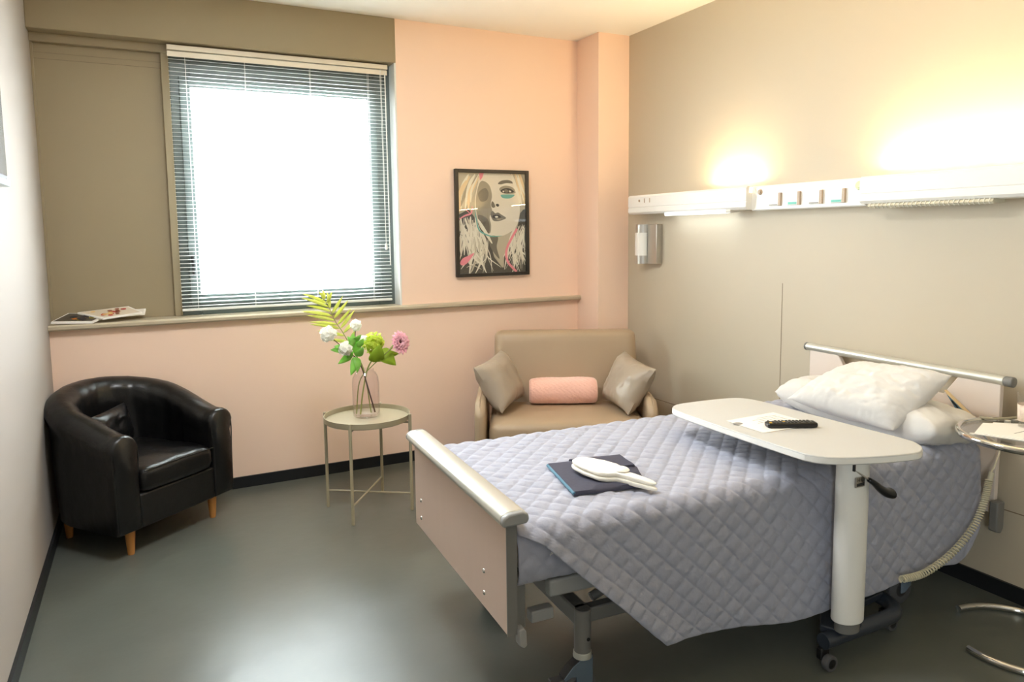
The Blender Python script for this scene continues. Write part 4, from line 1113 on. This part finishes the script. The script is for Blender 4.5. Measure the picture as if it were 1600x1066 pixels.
obj('top_support', box(-0.06, 0.06, 0.03, 0.50, TZ - 0.052, TZ - 0.026), M['dark_metal'], ot, bevel=0.004)
colm = [(0.060 * math.cos(2 * PI * k / 36), 0.046 * math.sin(2 * PI * k / 36)) for k in range(36)]
obj('column', prism(colm, 'z', 0.168, TZ - 0.045), M['white_plastic'], ot, bevel=0.003)
obj('column_foot', prism([(x * 0.78, y * 0.78) for x, y in colm], 'z', 0.130, 0.170), M['mid_metal'], ot)
bb = bmesh.new()
path = smooth_path([(-0.090, 0.020, 0.098), (0.05, 0.020, 0.098), (0.22, 0.020, 0.098), (0.300, 0.035, 0.098), (0.345, 0.10, 0.098), (0.350, 0.20, 0.098), (0.350, 0.42, 0.098), (0.335, 0.52, 0.098), (0.27, 0.56, 0.098), (0.05, 0.562, 0.098), (-0.10, 0.562, 0.098)], 6)
obj('base_tube', add_tube(bb, path, 0.027, 16), M['navy_base'], ot)
obj('base_plate', prism([(-0.03, 0.00), (0.08, 0.00), (0.14, 0.09), (0.34, 0.11), (0.34, 0.16), (0.06, 0.16), (-0.06, 0.06)], 'z', 0.105, 0.131), M['navy_base'], ot, bevel=0.004)
for cx, cy in ((-0.078, 0.020), (-0.085, 0.562), (0.335, 0.09), (0.33, 0.50)):
    cw = add_lathe(bmesh.new(), [(0.017, -0.012), (0.026, -0.012), (0.0275, -0.008), (0.0275, 0.008), (0.026, 0.012), (0.017, 0.012)], n=24)
    for v in cw.verts: v.co = Vector((cx + v.co.x, cy - 0.018 + v.co.z, 0.028 + v.co.y))
    cst = obj('castor', cw, M['rubber'], ot)
    ch = add_lathe(bmesh.new(), [(0.0003, -0.0115), (0.018, -0.0115), (0.018, 0.0115), (0.0003, 0.0115)], n=20)
    for v in ch.verts: v.co = Vector((cx + v.co.x, cy - 0.018 + v.co.z, 0.028 + v.co.y))
    obj('hub', ch, M['black_plastic'], cst)
    obj('castor_housing', box(cx - 0.022, cx + 0.022, cy - 0.004, cy + 0.022, 0.030, 0.074), M['black_plastic'], cst, bevel=0.006)
# lever and maker's plate on the column
obj('lever_slot', box(-0.044, -0.038, -0.0405, -0.033, 0.705, 0.737), M['black_plastic'], ot)
lv = obj('lever_rod', tube([(-0.041, -0.030, 0.712), (0.006, -0.062, 0.674)], 0.0028, 8), M['steel'], ot)
grip = bmesh.new()
gpts = smooth_path([(0.001, -0.058, 0.678), (0.020, -0.068, 0.664), (0.038, -0.078, 0.645), (0.062, -0.084, 0.630), (0.090, -0.086, 0.624)], 6)
gr_ = [0.011 + 0.014 * (i / len(gpts)) ** 1.2 for i in range(len(gpts))]; gr_[-1] = 0.012; gr_[-2] = 0.019; gr_[0] = 0.008
obj('lever_grip', add_tube(grip, gpts, gr_, 14, sy=0.75), M['black_plastic'], lv)
npl = obj('name_plate', box(-0.044, -0.002, -0.0485, -0.044, 0.652, 0.686), M['steel'], ot, smooth=False)
obj('plate_bar', box(-0.040, -0.004, -0.0492, -0.0484, 0.656, 0.666), M['dark_metal'], npl, smooth=False)
text_mesh('plate_lettering', 'H·L', 0.019, M['black_plastic'], npl, Matrix.Translation((-0.024, -0.0488, 0.676)) @ Matrix.Rotation(PI/2, 4, 'X'))

# sheet of paper and remote control on the overbed table
ppz = TZ + 0.0012
pp_ = thing('paper_sheet', 'white printed sheet lying on the overbed table beside the remote control', 'paper', (2.53, -2.56, ppz))
pc4 = [(2.405, -2.452), (2.655, -2.445), (2.655, -2.655), (2.400, -2.640)]
bm = bmesh.new()
for q in ([(x - 2.53, y + 2.56) for x, y in pc4],): add_prism(bm, q, 'z', 0, 0.0006)
obj('sheet', bm, M['paper'], pp_, smooth=False)
bm = bmesh.new()
for k in range(9):
    y = 0.075 - 0.018 * k; w_ = (0.10, 0.14, 0.13, 0.15, 0.08, 0.14, 0.15, 0.12, 0.06)[k]
    add_box(bm, 0.10 - w_, 0.10, y, y + 0.003, 0.0007, 0.0009)
lg_ = [(-0.118 + 0.020 * math.cos(2 * PI * k / 20), 0.055 + 0.016 * math.sin(2 * PI * k / 20)) for k in range(20)]
add_prism(bm, lg_, 'z', 0.0007, 0.0009)
obj('printed_lines', bm, M['print_grey'], pp_, smooth=False)
rc = thing('tv_remote', 'black remote control with grey buttons lying across the white sheet', 'remote control', (2.549, -2.630, TZ + 0.0022), math.radians(-25))
rbm = cushion_slab(-0.092, 0.092, -0.022, 0.022, 0.0, 0.018, 0.006, 0.001, 2.0, wr=0.0)
obj('casing', rbm, M['black_plastic'], rc)
btn = 0
for i in range(13):
    for j in range(3):
        if (i * 3 + j) % 11 == 5: continue
        x = -0.080 + i * 0.0132; y = -0.0125 + j * 0.0125
        b_ = box(x - 0.0042, x + 0.0042, y - 0.0036, y + 0.0036, 0.0175, 0.0208)
        obj('button', b_, M['yellow_button'] if (i, j) in ((0, 0), (4, 1)) else M['dark_rubber_button'], rc, bevel=0.001)

# ------------------------------------------------------------------ chrome and glass side table
TX, TY, TT = 3.235, -3.085, 0.775
rt = thing('glass_table', 'round glass side table with chrome tube frame beside the bed head', 'side table', (TX, TY, 0))
ringp = [(0.232 * math.cos(2 * PI * k / 72), 0.232 * math.sin(2 * PI * k / 72), TT - 0.012) for k in range(72)]
bm = bmesh.new()
rr_ = []
for k in range(72):
    a = 2 * PI * k / 72
    rr_.append([bm.verts.new(((0.228 + 0.0115 * math.cos(b)) * math.cos(a), (0.228 + 0.0115 * math.cos(b)) * math.sin(a), TT - 0.012 + 0.0125 * math.sin(b))) for b in [2 * PI * j / 14 for j in range(14)]])
for k in range(72):
    for j in range(14): bm.faces.new((rr_[k][j], rr_[(k + 1) % 72][j], rr_[(k + 1) % 72][(j + 1) % 14], rr_[k][(j + 1) % 14]))
obj('top_ring', bm, M['chrome'], rt)
obj('glass_top', prism([(0.222 * math.cos(2 * PI * k / 72), 0.222 * math.sin(2 * PI * k / 72)) for k in range(72)], 'z', TT - 0.014, TT - 0.006), M['clear'], rt)
a0 = math.atan2(-0.79, 0.61)      # open side of the base looks towards the bed
bp_ = [(0.232 * math.cos(a0 + PI * t), 0.232 * math.sin(a0 + PI * t), 0.0125) for t in [(-0.78 + 1.56 * k / 60) for k in range(61)]]
obj('base_hoop', tube(bp_, 0.0125, 14), M['chrome'], rt)
post = [(0.232 * math.cos(a0 + 0.18), 0.232 * math.sin(a0 + 0.18), 0.012), (0.232 * math.cos(a0 + 0.18), 0.232 * math.sin(a0 + 0.18), TT - 0.012)]
obj('post', tube(post, 0.011, 14), M['chrome'], rt)
obj('post', tube([(0.232 * math.cos(a0 - 0.18), 0.232 * math.sin(a0 - 0.18), 0.012), (0.232 * math.cos(a0 - 0.18), 0.232 * math.sin(a0 - 0.18), TT - 0.012)], 0.011, 14), M['chrome'], rt)
for ang in (2.55, 0.9, -2.6):
    obj('glass_rest', add_lathe(bmesh.new(), [(0.0003, TT - 0.004), (0.011, TT - 0.005), (0.011, TT - 0.020), (0.0003, TT - 0.022)], 0.200 * math.cos(ang), 0.200 * math.sin(ang), 14), M['off_white'], rt)
cbl = obj('glass_clip', tube(smooth_path([(0.06, 0.222, TT + 0.001), (0.075, 0.185, TT + 0.001), (0.12, 0.165, TT + 0.001), (0.17, 0.150, TT + 0.001)], 6), 0.005, 8), M['khaki_metal'], rt)
lf = thing('leaflet_sheets', 'white printed leaflets lying on the round glass table', 'paper', (TX, TY, TT - 0.0055))
obj('sheet', prism([(-0.172, 0.105), (0.00, 0.175), (0.135, 0.06), (-0.075, -0.115)], 'z', 0.0, 0.003), M['paper'], lf, smooth=False)
obj('sheet', prism([(-0.150, 0.085), (0.03, 0.155), (0.155, 0.04), (-0.055, -0.125)], 'z', 0.0032, 0.0052), M['paper'], lf, smooth=False)
bm = bmesh.new()
add_box(bm, -0.06, 0.04, 0.03, 0.034, 0.0053, 0.0055)
obj('printed_lines', bm, M['print_grey'], lf, smooth=False)
gl = thing('tumbler', 'clear plastic cup with an orange patterned label at the right edge on the glass table', 'cup', (3.297, -3.032, TT))
obj('cup', add_lathe(bmesh.new(), [(0.0003, 0.003), (0.030, 0.003), (0.038, 0.130), (0.0365, 0.130), (0.0288, 0.006), (0.0003, 0.006)], n=36), M['clear'], gl)
obj('cup_label', add_lathe(bmesh.new(), [(0.0325, 0.025), (0.0353, 0.085)], n=36), mat('orange_white_label', rgb(240, 200, 180), 0.6, var=0.5, vscale=60), gl, solid=0.0004)
